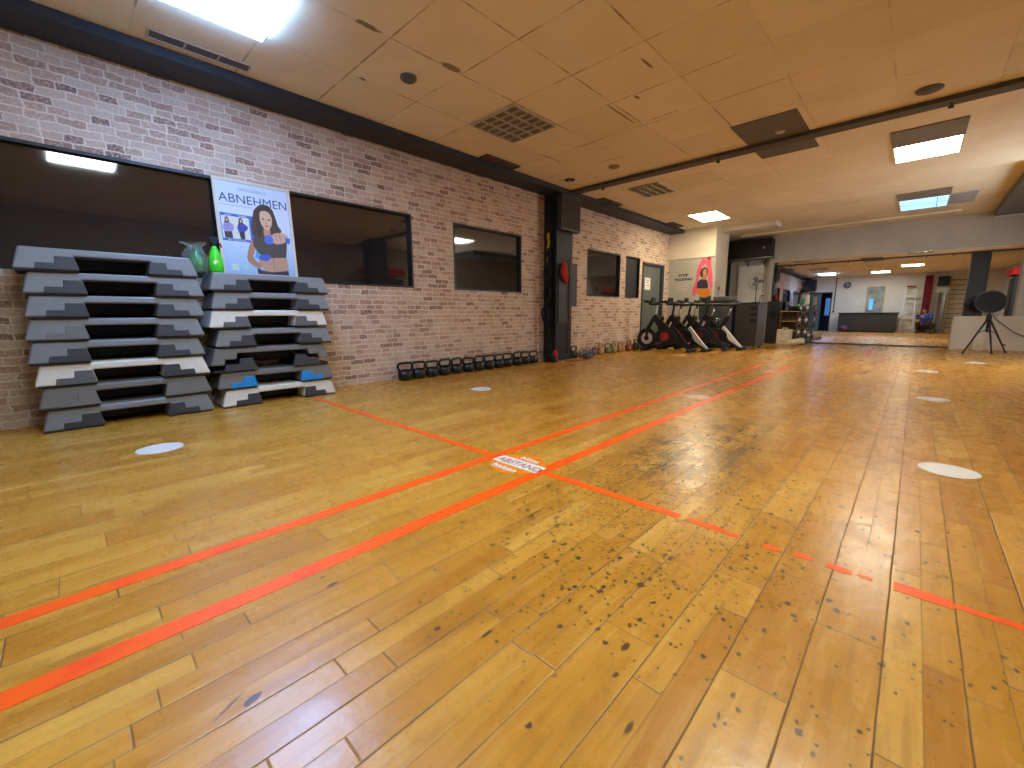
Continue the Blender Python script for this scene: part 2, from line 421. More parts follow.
# left brick wall with its window and door openings
wins = [(-.95, 1.27), (1.31, 2.932), (3.55, 4.845), (6.60, 7.78), (8.01, 8.60)]
ZB, ZT = 1.068, 1.905
D0, D1, DT = 8.72, 9.80, 1.845
b = MB(); b.box(XW-.2, XW, YR-.2, D0, 0, ZB); b.box(XW-.2, XW, YR-.2, D0, ZT, HC)
ys = [YR-.2] + [v for w in wins for v in w] + [D0]
for i in range(0, len(ys), 2):
    b.box(XW-.2, XW, ys[i], ys[i+1], ZB, ZT)
b.box(XW-.2, XW, D0, D1, DT, HC); b.box(XW-.2, XW, D1, 10.25, 0, HC)
b.build('wall_left', m_brick, kind=ST)
for i, (a, c) in enumerate(wins):
    b = MB(); f = .022
    b.box(XW-.10, XW+.004, a, c, ZB, ZB+f); b.box(XW-.10, XW+.004, a, c, ZT-f, ZT)
    b.box(XW-.10, XW+.004, a, a+f, ZB+f, ZT-f); b.box(XW-.10, XW+.004, c-f, c, ZB+f, ZT-f)
    w = b.build('window_%d' % (i+1), m_frame if i < 4 else m_blk, kind=ST)
    b = MB(); b.box(XW-.05, XW-.04, a+f, c-f, ZB+f, ZT-f); b.build('pane', m_pane if i < 4 else m_blk, w)
# door in the brick wall
b = MB(); b.box(XW-.10, XW+.012, D0, D0+.05, 0, DT); b.box(XW-.10, XW+.012, D1-.12, D1, 0, DT); b.box(XW-.10, XW+.012, D0+.05, D1-.12, DT-.05, DT)
d = b.build('door_1', m_beam, kind=ST)
b = MB(); b.box(XW-.07, XW-.03, D0+.05, D1-.12, 0, DT-.05); leaf = b.build('door_leaf', m_door, d)
b = MB(); b.tube([(XW-.03, D1-.2, .95), (XW+.02, D1-.2, .95), (XW+.02, D1-.32, .95)], .01); b.build('door_handle', m_chrome, leaf, True)
b = MB(); b.box(XW-.03, XW-.0285, D0+.20, D0+.47, 1.27, 1.53); sgn = b.build('door_notice', m_paper)
tag(sgn, 'white paper notice taped to the grey green door', 'notice')
b = MB(); b.box(XW-.0285, XW-.0282, D0+.24, D0+.43, 1.47, 1.485); b.box(XW-.0285, XW-.0282, D0+.24, D0+.40, 1.42, 1.43); b.box(XW-.0285, XW-.0282, D0+.24, D0+.43, 1.36, 1.37); b.build('text_line', m_sm, sgn)

# anthracite strip beams under the ceiling
b = MB(); b.box(XW, -4.07, YR, 10.05, 2.56, HC); b.build('trim_1', m_beam, bevel=.004, kind=ST)
b = MB(); b.box(-4.07, XR, 5.62, 5.78, 2.59, HC); b.build('trim_2', m_rail, bevel=.004, kind=ST)
for i, xx in enumerate((-3.55, -1.95, .02, .62)):
    b = MB(); b.tube([(xx, 5.70, 2.59), (xx, 5.70, 2.555)], .012); b.box(xx-.02, xx+.02, 5.69, 5.71, 2.545, 2.56)
    tag(b.build('rail_hook', m_rail), ['small hook under the dark ceiling rail beside the column', 'small hook under the dark ceiling rail, between column and grey panel', 'small hook under the ceiling rail in front of the bright white light', 'small hook under the ceiling rail nearest the right pillar'][i], 'hook')

# column at the brick wall (wood clad, anthracite paint)
b = MB(); b.box(XW, -4.15, 5.38, 5.80, 0, 2.56); b.build('column_left', m_blk, bevel=.004, kind=ST)
b = MB(); b.box(1.02, 1.42, 5.4, 5.85, 0, 2.59); b.build('column_right', m_blk, bevel=.004, kind=ST)

# far left: projecting wall with the pink poster, then a recess
b = MB(); b.box(XW-.2, -3.36, 10.08, 10.9, 0, HC); b.build('wall_far_left', m_white, kind=ST)
b = MB(); b.box(XW-.2, -3.36, 10.05, 10.08, 1.985, HC); b.build('trim_3', m_white, kind=ST)
b = MB(); b.box(XW-.2, 3.6, YM+.06, YM+.3, 0, HC); b.build('wall_back', m_greywhite, kind=ST)
b = MB(); b.box(-2.76, XR, YM-.035, YM+.06, 1.985, HC); b.build('trim_4', m_greywhite, bevel=.004, kind=ST)
b = MB(); b.box(-2.85, -2.74, YM-.03, YM+.06, 0, HC); b.build('trim_5', m_greywhite, kind=ST)
b = MB(); b.box(-3.36, .4, 11.75, 11.98, HC-.035, HC); b.build('trim_6', m_ceil, bevel=.005, kind=ST)
b = MB(); b.box(-3.36, -2.3, 10.3, 10.75, HC-.10, HC); b.build('trim_7', m_wood if 0 else m_white, bevel=.005, kind=ST)
b = MB(); b.box(.54, XR, YM-.20, YM-.02, 0, .655); b.build('wall_low', m_white, bevel=.004, kind=ST)
b = MB(); b.box(1.33, XR, YM-.16, YM+.06, .655, 1.985); b.build('wall_back_right', m_greywhite, kind=ST)
b = MB(); b.box(-2.74, .54, YM-.05, YM-.0, 0, .035); b.build('baseboard_back', m_woodd, kind=ST)
b = MB(); b.box(XR, XR+.2, YR-.2, YM+.6, 0, HC); b.build('wall_right', m_greywhite, kind=ST)
b = MB(); b.box(.85, 1.75, 8.6, 12.2, 2.50, HC); b.build('trim_8', m_dgrey2, bevel=.005, kind=ST)
b = MB(); b.box(.845, 1.75, 12.2, 12.24, 2.47, HC); b.build('trim_9', m_greywhite, kind=ST)

# mirror covering the back wall, leaning back a touch
b = MB(); b.box(-2.72, 1.33, -.008, .008, 0, 1.95)
mi = b.build('wall_mirror', m_mirror, loc=(0, YM-.02, .035)); mi.rotation_euler = (R(-.40), 0, 0)
tag(mi, 'large frameless mirror covering the back wall of the studio', 'mirror')

# wall behind the camera with a doorway, seen in the mirror
dx0, dx1, dz = -4.06, -3.13, 1.92
b = MB(); b.box(XW-.2, dx0, YR-.2, YR, 0, HC); b.box(dx1, XR+.2, YR-.2, YR, 0, HC); b.box(dx0, dx1, YR-.2, YR, dz, HC)
b.build('wall_rear', m_white, kind=ST)
b = MB(); b.box(dx0-.6, dx1+.6, YR-2.1, YR-2.0, 0, HC); b.box(dx0-.7, dx0-.6, YR-2.1, YR-.2, 0, HC); b.box(dx1+.6, dx1+.7, YR-2.1, YR-.2, 0, HC); b.box(dx0-.7, dx1+.7, YR-2.1, YR-.2, HC, HC+.1)
b.build('wall_corridor', m_beam, kind=ST)
b = MB(); b.box(dx0, dx0+.05, YR-.2, YR+.015, 0, dz); b.box(dx1-.05, dx1, YR-.2, YR+.015, 0, dz); b.box(dx0+.05, dx1-.05, YR-.2, YR+.015, dz-.05, dz)
d = b.build('door_2', m_frame, kind=ST)
b = MB(); b.box(dx0+.05, dx0+.50, YR-.06, YR-.02, 0, dz-.05); lf = b.build('door_leaf', m_door, d)
b = MB(); b.tube([(dx0+.44, YR-.02, 1.), (dx0+.44, YR+.03, 1.), (dx0+.36, YR+.03, 1.)], .009); b.build('door_handle', m_chrome, lf, True)
b = MB(); b.box(-3.62, -3.42, YR-1.99, YR-1.97, .8, 1.7); o = b.build('window_6', mat('daylight glazing', (40, 90, 150), .3, emit=(.15, .4, 1.), es=.35), kind=ST)

# ---------------------------------------------------------------- ceiling lights, vents, panels
def ceiling_light(x0, x1, y0, y1, m, label, drop=.0, dark=None):
    cx, cy = (x0+x1)/2, (y0+y1)/2
    t = root('ceiling_light', label, 'ceiling light', (cx, cy, HC), group='recessed ceiling lights')
    hx, hy = (x1-x0)/2, (y1-y0)/2; f = .018
    b = MB(); z0, z1 = -.014, -.001
    b.box(-hx-f, hx+f, -hy-f, -hy, z0, z1); b.box(-hx-f, hx+f, hy, hy+f, z0, z1); b.box(-hx-f, -hx, -hy, hy, z0, z1); b.box(hx, hx+f, -hy, hy, z0, z1)
    b.build('frame', m_white, t)
    b = MB(); b.box(-hx, hx, -hy, hy, -.012-drop, -.002); b.build('diffuser', m, t)
    if dark:
        b = MB(); b.box(-hx-f, hx+f, -hy-f-dark, -hy-f, -.010, -.001); lv = b.build('louvre', mat('louvre grey', (112, 110, 106), .4), t)
        lv['label'] = 'unlit grey louvre of the ceiling light'
    return t
LS = 27.
ml_w = light_mat('warm white lamp', (1., .87, .61), LS*1.05)
ml_w2 = light_mat('soft warm lamp', (1., .92, .72), LS*1.05)
ml_c = light_mat('cold daylight lamp', (.27, .50, 1.), LS*1.45)
ml_c2 = light_mat('cool white lamp', (.80, .95, 1.), LS*1.35)
ml_n = light_mat('added neutral fill glow', (.80, .90, 1.), 21.)  # glow used only by the added fill window on the right wall
ml_b = light_mat('blue white lamp', (.13, .42, 1.), 2.0)
ceiling_light(-3.43, -2.88, .57, 1.16, ml_c, 'cold glaring square ceiling light over the stacked steps', drop=.03)
ceiling_light(-3.43, -2.92, 8.60, 9.42, ml_w, 'warm ceiling light in front of the exercise bikes')
ceiling_light(-.40, .15, 6.88, 7.55, ml_w2, 'bright white ceiling light just beyond the dark ceiling rail', dark=.55)
t = ceiling_light(-.43, .17, 10.15, 11.10, ml_b, 'dim blue ceiling light near the mirror wall', dark=.55)
b = MB(); b.box(.165, .175, -.475, .475, -.014, -.012); b.box(-.30, .30, -.01, .01, -.014, -.012); b.build('crossbar', m_dgrey2, t)
b = MB(); b.box(.19, .50, 10.15, 11.05, HC-.006, HC-.001); tag(b.build('ceiling_panel', glassy('gloss white panel', (150, 160, 170), .1, 1.5)), 'glossy pale panel beside the dim blue ceiling light', 'ceiling panel')
ceiling_light(-1.62, -1.05, .10, .68, ml_c2, 'cold ceiling light overhead, mirrored in the dark wall window')
ceiling_light(-.62, -.02, 2.30, 2.90, ml_w2, 'warm ceiling light overhead near the worn floor patch')
b = MB(); b.box(XR-.03, XR+.01, 8.2, 9.0, .85, .90); b.box(XR-.03, XR+.01, 8.2, 9.0, 2.10, 2.15); b.box(XR-.03, XR+.01, 8.2, 8.25, .90, 2.10); b.box(XR-.03, XR+.01, 8.95, 9.0, .90, 2.10); b.box(XR-.03, XR+.01, 8.58, 8.60, .90, 2.10)  # window added out of view on the right wall, as neutral fill light
w7 = b.build('window_7', m_white, kind=ST)
b = MB(); b.box(XR-.012, XR-.002, 8.25, 8.95, .90, 2.10); b.build('pane', ml_n, w7)

def vent(x0, x1, y0, y1, n, label, m=m_dgrey2, nx=4, dp=.02):
    cx, cy = (x0+x1)/2, (y0+y1)/2; hx, hy = (x1-x0)/2, (y1-y0)/2
    t = root('ceiling_vent', label, 'vent', (cx, cy, HC))
    b = MB(); b.box(-hx, hx, -hy, hy, -.005, -.001); b.build('backing', m, t)
    b = MB()
    for i in range(n+1):
        yy = -hy + 2*hy*i/n; b.box(-hx, hx, yy-.006, yy+.006, -dp, -.005)
    for i in range(nx+1):
        xx = -hx + 2*hx*i/nx; b.box(xx-.006, xx+.006, -hy, hy, -dp, -.005)
    b.build('grille', m_greywhite if nx > 1 or dp < .01 else m_rail, t)
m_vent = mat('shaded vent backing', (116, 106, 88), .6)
vent(-3.44, -2.85, 3.05, 3.65, 6, 'square grille vent in the ceiling above the brick wall windows', m_vent, 4)
vent(-3.40, -2.93, 6.18, 6.78, 6, 'square grille vent in the ceiling just past the column', m_vent, 4)
vent(-4.05, -3.90, 3.70, 4.27, 2, 'narrow slot vent beside the dark beam, before the column', m_woodd, 1)
vent(-4.05, -3.93, 6.35, 6.95, 2, 'narrow slot vent beside the dark beam, past the column', m_woodd, 1)
vent(-3.99, -3.88, .62, 1.22, 3, 'narrow slot vent beside the beam next to the cold light', m_sm, 1, .009)
vent(-4.02, -3.90, 9.0, 9.55, 2, 'narrow slot vent beside the beam near the far corner', m_woodd, 1)
b = MB(); b.box(-1.60, -1.02, 4.95, 6.20, HC-.006, HC-.001); gp = b.build('ceiling_panel', mat('dark grey tile', (98, 98, 93), .6, var=.05))
b = MB(); b.box(-1.60, -1.02, 5.61, 5.79, HC-.046, HC-.0401)
tag(gp, 'dark grey rectangular ceiling panel crossed by the ceiling rail', 'ceiling panel')
b.b.free()
b = MB(); b.lathe([(.035, -.012), (.045, -.004), (.045, 0)], Matrix.Translation((-1.25, 5.42, HC-.006))); b.build('sensor', m_greywhite, gp, True)
def disc(x, y, r, h, m, name, label, cat):
    b = MB(); b.lathe([(r*.75, -h), (r, -h*.5), (r, 0)], Matrix.Translation((0, 0, 0)), 24)
    return tag(b.build(name, m, smooth='auto', loc=(x, y, HC)), label, cat)
disc(-3.16, 2.14, .065, .03, m_sm, 'smoke_detector', 'round grey smoke detector on the ceiling near the cold light', 'smoke detector')
sp = disc(-3.79, 5.20, .075, .012, m_blk, 'ceiling_speaker', 'small round black ceiling speaker in front of the column', 'speaker')
b = MB(); b.lathe([(.03, -.014), (.03, -.011)]); b.build('speaker_cone', m_greywhite, sp)
disc(-3.05, 5.15, .07, .02, mat('cream cap', (150, 124, 84), .6), 'ceiling_cover', 'round cream cap on the ceiling just before the rail', 'cap')
disc(-.13, 5.35, .09, .02, m_sm, 'smoke_detector', 'round grey detector on the ceiling before the rail, right of the grey panel', 'smoke detector')

# ---------------------------------------------------------------- aerobic steps
def step(y, z, shell, pl, pr, label, group, x=-4.02, rz=0., kind=0):
    H, W = .148, .375
    t = root('aerobic_step', label, 'aerobic step', (x-W/2, y, z), rz, group)
    zz = .045 if kind else 0
    if kind:
        prof = [(-.47, .012), (-.378, .012), (-.37, .055), (-.288, .055), (-.278, H-.045), (.278, H-.045), (.288, .055), (.37, .055), (.378, .012), (.47, .012), (.43, H)]
    else:
        prof = [(-.468, .010), (-.172, .010), (-.192, H-.047), (.192, H-.047), (.172, .010), (.468, .010), (.43, H)]
    prof = [(a, c+zz) for a, c in prof] + [(-.43, H+zz)]
    b = MB(); b.prism(prof, 'x', -W/2, W/2)
    # taper the top a little towards the middle of its width
    for v in b.b.verts:
        v.co.x *= 1 - .10*max(0, (v.co.z-zz)/H)
    b.build('platform', shell, t, bevel=.011)
    b = MB(); b.box(-W/2+.02, -W/2+.04, -.20, .20, .005+zz, H+zz-.04); b.box(-.02, .0, -.20, .20, .03+zz, H+zz-.04); b.build('underside_rib', m_foot, t)
    for sgn_, mm in ((-1, pl), (1, pr)):
        for side in (1, -1):
            poly = [(-.374, .012), (-.174, .012), (-.193, .098), (-.280, .098), (-.284, .054), (-.366, .054)]
            if kind: poly = [(-.385, .005), (-.14, .005), (-.175, .105), (-.262, .105), (-.275, .06), (-.37, .06)]
            poly = [(-sgn_*a if sgn_ > 0 else a, c) for a, c in poly]
            b = MB(); d0 = W/2 - .024
            b.prism(poly, 'x', d0, W/2+.004)
            for v in b.b.verts:
                v.co.x *= 1 - .10*max(0, v.co.z/H)
                v.co.x *= side
            b.build('side_panel', mm, t, bevel=.0025)
        b = MB(); b.box(-W/2+.01, W/2-.004, *sorted((sgn_*.455, sgn_*.180)), 0, .012 if not kind else .02)
        b.build('foot', m_foot, t)
    # ribbed tread on the top
    b = MB()
    for i in range(9):
        xx = -.13 + .26*i/8; b.box(xx-.008, xx+.008, -.40, .40, H+zz-.001, H+zz+.0015)
    b.build('tread', shell, t)
    return t
GL = 'aerobic steps in the taller left stack'; GR = 'aerobic steps in the lower right stack'
P = .1482
left = [  # base index from the top: (y centre, shell, left panel, right panel, label)
    (.284, m_sg, m_sd, m_sd, 'grey aerobic step with charcoal panels on top of the taller stack'),
    (.308, m_sg, m_sd, m_sd, 'grey aerobic step, second from top of the taller stack'),
    (.296, m_sg, m_sd, m_sd, 'grey aerobic step, third from top of the taller stack'),
    (.281, m_sg, m_sg2, m_sd, 'grey aerobic step with one plain grey panel, fourth from top of the taller stack'),
    (.270, m_sg, m_sd, m_sd, 'grey aerobic step directly above the white one in the taller stack'),
    (.285, m_sw, m_sm, m_sd, 'off white aerobic step in the taller left stack'),
    (.281, m_sg2, m_sg2, m_sg2, 'all grey aerobic step directly under the white one in the taller stack'),
    (.284, m_sg, m_sd, m_sd, 'grey aerobic step on the floor at the bottom of the taller stack')]
for i, (y, s_, a, c, lb) in enumerate(left):
    step(y, P*(7-i), s_, a, c, lb, GL, rz=R([.3, -.5, .2, -.3, .5, -.2, .4, 0][i]))
right = [
    (1.277, .944, m_sg, m_sd, m_sd, 'grey aerobic step topping the lower stack, bottle standing on it', 0),
    (1.275, .796, m_sg, m_sd, m_sd, 'grey aerobic step, second from top of the lower stack', 0),
    (1.243, .648, m_sw, m_sm, m_sm, 'off white aerobic step with mid grey panels, third in the lower stack', 0),
    (1.275, .494, m_sg, m_sd, m_sd, 'grey aerobic step directly under the white one in the lower stack', 0),
    (1.230, .2965, m_sg2, m_sd, m_sd, 'grey aerobic step raised on dark risers in the lower stack', 1),
    (1.255, .1482, m_sg2, m_sb, m_sb, 'grey aerobic step with bright blue panels in the lower stack', 0),
    (1.274, 0., m_sw, m_sd, m_sd, 'off white aerobic step with charcoal panels on the floor, lower stack', 0)]
for i, (y, z, s_, a, c, lb, kd) in enumerate(right):
    step(y, z, s_, a, c, lb, GR, rz=R([.4, -.2, .6, -.3, .2, -.4, 0][i]), kind=kd)

# ---------------------------------------------------------------- green spray bottle, bag with a bottle
t = root('spray_bottle', 'bright green spray bottle with a dark head standing on the lower stack', 'bottle', (-4.12, .895, 1.0935))
b = MB(); b.lathe([(.042, 0), (.050, .01), (.050, .06), (.046, .11), (.030, .17), (.018, .195), (.017, .21)], seg=24); body = b.build('bottle_body', m_green, t, True)
b = MB(); b.lathe([(.020, .205), (.024, .215), (.024, .235), (.018, .24)]); b.box(-.018, .018, -.03, .035, .235, .275); b.build('spray_head', m_foot, t, bevel=.006)
b = MB(); b.tube([(0, .02, .24), (0, .045, .225), (0, .05, .20)], .006); b.build('trigger', m_foot, t, True)
b = MB(); b.lathe([(.018, 0), (.018, .002)], Matrix.Translation((.046, -.01, .075)) @ Matrix.Rotation(R(90), 4, 'Y')); b.build('round_label', m_paper, t)
t = root('plastic_bag', 'clear crumpled plastic bag around a dark green bottle', 'bag', (-4.14, .77, 1.0935))
b = MB(); pr_ = []
prof = [(.055, 0), (.066, .05), (.062, .12), (.05, .16), (.035, .19), (.05, .215), (.066, .225)]
seg = 26; rings = []
rr = random.Random(3)
for r, z in prof:
    rings.append([b.b.verts.new((r*(1+rr.uniform(-.16, .16))*math.cos(2*PI*k/seg), r*(1+rr.uniform(-.16, .16))*math.sin(2*PI*k/seg)*1.25, z+rr.uniform(-.008, .008))) for k in range(seg)])
for A, B_ in zip(rings, rings[1:]):
    for k in range(seg): b.b.faces.new((A[k], A[(k+1) % seg], B_[(k+1) % seg], B_[k]))
bag = b.build('bag_film', m_bag, t)
b = MB(); b.ell((0, -.085, .215), (.012, .012, .012)); b.tube([(0, -.02, .19), (.0, -.06, .21), (0, -.085, .215)], .006); b.build('bag_knot', m_bag, t, True)
t = root('green_bottle', 'dark green bottle wrapped inside the clear plastic bag', 'bottle', (-4.14, .775, 1.0935))
b = MB(); b.lathe([(.044, 0), (.052, .01), (.052, .06), (.044, .11), (.018, .15), (.014, .17)], seg=20); b.build('bottle_body', m_greend, t, True)
b = MB(); b.lathe([(.016, .168), (.016, .188)]); b.build('bottle_cap', m_greend, t)

# ---------------------------------------------------------------- posters
def flat(poly, M, m, name, parent, lift):
    """flat printed area: polygon in poster u,v; M maps (u,v,0) to the place"""
    b = MB(); b.prism(poly, 'z', lift, lift+.0003, M)
    return b.build(name, m, parent)
def pm(c): return mat('print ink %d %d %d' % c, c, .35, var=.03, scale=25)
TM = Matrix(((0, 0, 1, 0), (1, 0, 0, 0), (0, 1, 0, 0), (0, 0, 0, 1)))   # u->y v->z, normal +x
t = root('poster_display', 'framed weight loss poster with a woman, standing on the steps before the windows', 'poster', (-4.335, .985, 1.0935))
t.rotation_euler = (0, R(-3.2), 0)
b = MB(); b.box(-.012, .006, 0, .61, 0, .025); b.box(-.012, .006, 0, .61, .79, .815); b.box(-.012, .006, 0, .025, .025, .79); b.box(-.012, .006, .585, .61, .025, .79)
b.build('frame', m_white, t, bevel=.003)
kk = NT('poster blue ground'); v_, x_, y_, z_ = kk.coords()
kk.l(kk.ramp(kk.M('ADD', z_, kk.M('MULTIPLY', kk.noise(v_, 6., 2), .15)), [(.05, lin((146, 182, 216))), (.40, lin((190, 208, 226))), (.62, lin((208, 216, 230))), (.85, lin((200, 212, 228)))]), kk.b.inputs['Base Color']); kk.b.inputs['Roughness'].default_value = .25
b = MB(); b.box(-.010, 0, .025, .585, .025, .79); pb = b.build('print', kk.m, t)
SK = (196, 148, 122); DK = (44, 40, 46)
art = [
    ('photo_box', [(.030, .528), (.285, .525), (.285, .296), (.030, .296)], (60, 98, 178), .0003),
    ('photo_ground', [(.036, .503), (.245, .503), (.245, .318), (.036, .318)], (206, 212, 200), .0007),
    ('small_trousers', [(.048, .378), (.106, .378), (.108, .320), (.050, .320)], (52, 46, 58), .0011),
    ('small_top', [(.052, .441), (.090, .452), (.122, .433), (.122, .394), (.100, .374), (.050, .372), (.040, .395)], (150, 136, 190), .0013),
    ('small_hair', [(.064, .490), (.080, .500), (.092, .480), (.092, .447), (.056, .443)], (70, 48, 40), .0015),
    ('small_face', [(.070, .484), (.082, .484), (.084, .462), (.076, .455), (.068, .462)], (206, 166, 144), .0019),
    ('small_trousers', [(.158, .384), (.202, .384), (.200, .319), (.166, .319)], (40, 40, 56), .0011),
    ('small_top', [(.157, .445), (.196, .457), (.232, .429), (.224, .402), (.198, .380), (.156, .377), (.148, .411)], (44, 62, 152), .0013),
    ('small_hair', [(.168, .492), (.186, .500), (.198, .477), (.194, .452), (.160, .448)], (66, 44, 36), .0015),
    ('small_face', [(.175, .484), (.187, .484), (.189, .464), (.181, .456), (.173, .464)], (206, 166, 144), .0019),
    ('hair', [(.319, .614), (.345, .636), (.375, .645), (.415, .639), (.448, .606), (.465, .543), (.478, .476), (.505, .432), (.497, .408), (.450, .395), (.411, .380), (.376, .350), (.335, .322), (.292, .331), (.264, .367), (.256, .433), (.274, .515), (.292, .583)], (58, 46, 46), .0007),
    ('arm', [(.248, .325), (.276, .302), (.271, .241), (.245, .180), (.268, .138), (.309, .118), (.300, .080), (.250, .088), (.202, .130), (.197, .173), (.220, .256)], (170, 122, 100), .0011),
    ('belly', [(.289, .172), (.523, .192), (.532, .132), (.526, .064), (.388, .048), (.330, .060), (.290, .110)], (192, 146, 122), .0011),
    ('belly_shade', [(.408, .18), (.414, .18), (.412, .07), (.406, .07)], (150, 104, 84), .0015),
    ('trousers', [(.268, .084), (.311, .060), (.388, .051), (.528, .071), (.530, .028), (.270, .028)], (52, 50, 64), .0015),
    ('crop_top', [(.258, .335), (.301, .365), (.348, .335), (.411, .315), (.49, .315), (.542, .335), (.530, .245), (.520, .191), (.36, .174), (.293, .209), (.258, .273)], (60, 58, 64), .0017),
    ('neck', [(.355, .43), (.408, .43), (.410, .372), (.380, .342), (.352, .375)], (184, 136, 112), .0013),
    ('face', [(.333, .56), (.350, .582), (.379, .590), (.408, .582), (.426, .560), (.434, .526), (.428, .475), (.408, .435), (.388, .418), (.362, .432), (.340, .470), (.330, .516)], (210, 166, 142), .0017),
    ('eye', [(.348, .520), (.370, .524), (.370, .514), (.350, .511)], (60, 42, 40), .0021),
    ('eye', [(.396, .522), (.420, .518), (.418, .509), (.397, .512)], (60, 42, 40), .0021),
    ('nose', [(.380, .512), (.387, .512), (.391, .480), (.377, .480)], (186, 138, 116), .0021),
    ('mouth', [(.364, .460), (.384, .466), (.404, .460), (.384, .449)], (176, 84, 84), .0021),
    ('hair_lock', [(.325, .585), (.338, .575), (.330, .500), (.336, .430), (.330, .360), (.305, .345), (.296, .42), (.305, .50)], (44, 34, 34), .0022),
    ('hand_wrap', [(.358, .365), (.405, .385), (.428, .346), (.417, .304), (.371, .296), (.348, .323)], (54, 104, 196), .0025),
    ('hands', [(.404, .371), (.446, .404), (.514, .415), (.556, .390), (.552, .347), (.505, .318), (.45, .305), (.412, .317)], (206, 164, 142), .0023),
    ('finger_gap', [(.445, .40), (.451, .40), (.462, .33), (.456, .33)], (160, 116, 96), .0027),
    ('finger_gap', [(.480, .408), (.486, .408), (.490, .335), (.484, .335)], (160, 116, 96), .0027),
    ('hand_wrap', [(.523, .372), (.571, .370), (.566, .313), (.533, .331)], (54, 104, 196), .0027),
    ('blue_tie', [(.291, .195), (.363, .209), (.400, .191), (.357, .146), (.294, .155)], (50, 84, 186), .0023),
    ('blue_bottle', [(.277, .241), (.298, .196), (.288, .154), (.258, .172)], (70, 160, 214), .0024),
    ('corner_logo', [(.071, .105), (.124, .105), (.124, .050), (.071, .050)], (196, 214, 196), .0007),
    ('corner_logo', [(.160, .095), (.200, .095), (.200, .060), (.160, .060)], (160, 206, 190), .0007)]
inks = {}
for nm, pl, c, lift in art:
    if c not in inks: inks[c] = pm(c)
    flat(pl, TM, inks[c], nm, pb, lift)
m_ink = pm((56, 70, 110)); m_ink2 = pm((128, 138, 160))
text('ABNEHMEN', .112, m_ink, pb, Matrix.Translation((.0005, .035, .622)) @ TM @ Matrix.Diagonal((.915, .92, 1, 1)), bold=0.)
text('ERFOLGREICH', .034, m_ink2, pb, Matrix.Translation((.0005, .185, .728)) @ TM)
text('schlank werden und fit bleiben', .020, m_ink2, pb, Matrix.Translation((.0005, .036, .592)) @ TM)
text('vorher', .02, m_paper, pb, Matrix.Translation((.0010, .06, .508)) @ TM)
text('nachher', .02, m_paper, pb, Matrix.Translation((.0010, .165, .508)) @ TM)
text('jetzt informieren', .02, m_paper, pb, Matrix.Translation((.0010, .07, .301)) @ TM)

# second poster on the projecting wall
UM = Matrix(((1, 0, 0, -4.4), (0, 0, -1, 10.08), (0, 1, 0, 0), (0, 0, 0, 1)))   # u->x v->z, normal -y
b = MB(); b.box(-4.38, -3.37, 10.068, 10.08, .35, 1.98); wp = b.build('wall_poster', mat('light grey poster', (170, 166, 154), .55, var=.03, scale=3))
tag(wp, 'large pale poster of a woman in pink on the far left wall', 'poster')
art2 = [
    ('jacket', [(.774, 1.975), (.812, 1.965), (.85, 1.93), (.90, 1.965), (.956, 1.955), (.963, 1.798), (.991, 1.659), (1.020, 1.341), (.990, 1.223), (.904, 1.50), (.894, 1.666), (.86, 1.80), (.82, 1.84), (.76, 1.77), (.738, 1.617), (.704, 1.518), (.674, 1.358), (.685, 1.195), (.648, 1.135), (.573, 1.168), (.586, 1.301), (.646, 1.481), (.653, 1.683), (.685, 1.821)], (214, 92, 112), .013),
    ('hand', [(.863, 1.974), (.935, 1.975), (.945, 1.917), (.887, 1.919)], (150, 50, 44), .0135),
    ('hair', [(.761, 1.735), (.828, 1.766), (.89, 1.725), (.905, 1.645), (.864, 1.519), (.805, 1.512), (.741, 1.577), (.725, 1.668)], (82, 48, 32), .0138),
    ('neck', [(.80, 1.60), (.86, 1.60), (.87, 1.49), (.79, 1.49)], (176, 120, 84), .0142),
    ('face', [(.795, 1.700), (.82, 1.718), (.858, 1.712), (.876, 1.66), (.868, 1.60), (.838, 1.565), (.806, 1.60), (.792, 1.65)], (196, 140, 104), .0145),
    ('eye', [(.806, 1.665), (.826, 1.668), (.826, 1.656), (.808, 1.655)], (60, 34, 26), .0149),
    ('eye', [(.845, 1.668), (.865, 1.665), (.864, 1.655), (.846, 1.656)], (60, 34, 26), .0149),
    ('mouth', [(.822, 1.608), (.838, 1.613), (.854, 1.608), (.838, 1.600)], (150, 60, 56), .0149),
    ('belly', [(.667, 1.308), (.937, 1.309), (1.0, 1.183), (.951, 1.104), (.833, 1.088), (.748, 1.152), (.690, 1.195)], (200, 118, 48), .0145),
    ('crop_top', [(.679, 1.439), (.746, 1.500), (.79, 1.51), (.825, 1.480), (.86, 1.51), (.90, 1.46), (.936, 1.325), (.879, 1.292), (.678, 1.307)], (56, 46, 60), .0149),
    ('trousers', [(.75, 1.131), (.833, 1.09), (.873, 1.087), (1.005, 1.143), (1.0, .80), (.90, .60), (.76, .60)], (52, 62, 56), .0152)]
for nm, pl, c, lift in art2:
    if c not in inks: inks[c] = pm(c)
    flat(pl, UM, inks[c], nm, wp, lift)
text('STOP', .088, m_blk, wp, UM @ Matrix.Translation((.245, 1.592, .0132)) @ Matrix.Diagonal((1.05, .85, 1, 1)), bold=.004)
text('TALKING', .088, m_blk, wp, UM @ Matrix.Translation((.150, 1.498, .0132)) @ Matrix.Diagonal((1.12, .85, 1, 1)), bold=.004)
for i in range(4): flat([(.19, 1.42-i*.05), (.46-.04*(i % 2), 1.42-i*.05), (.46-.04*(i % 2), 1.412-i*.05), (.19, 1.412-i*.05)], UM, m_sticker2, 'text_line', wp, .0132)

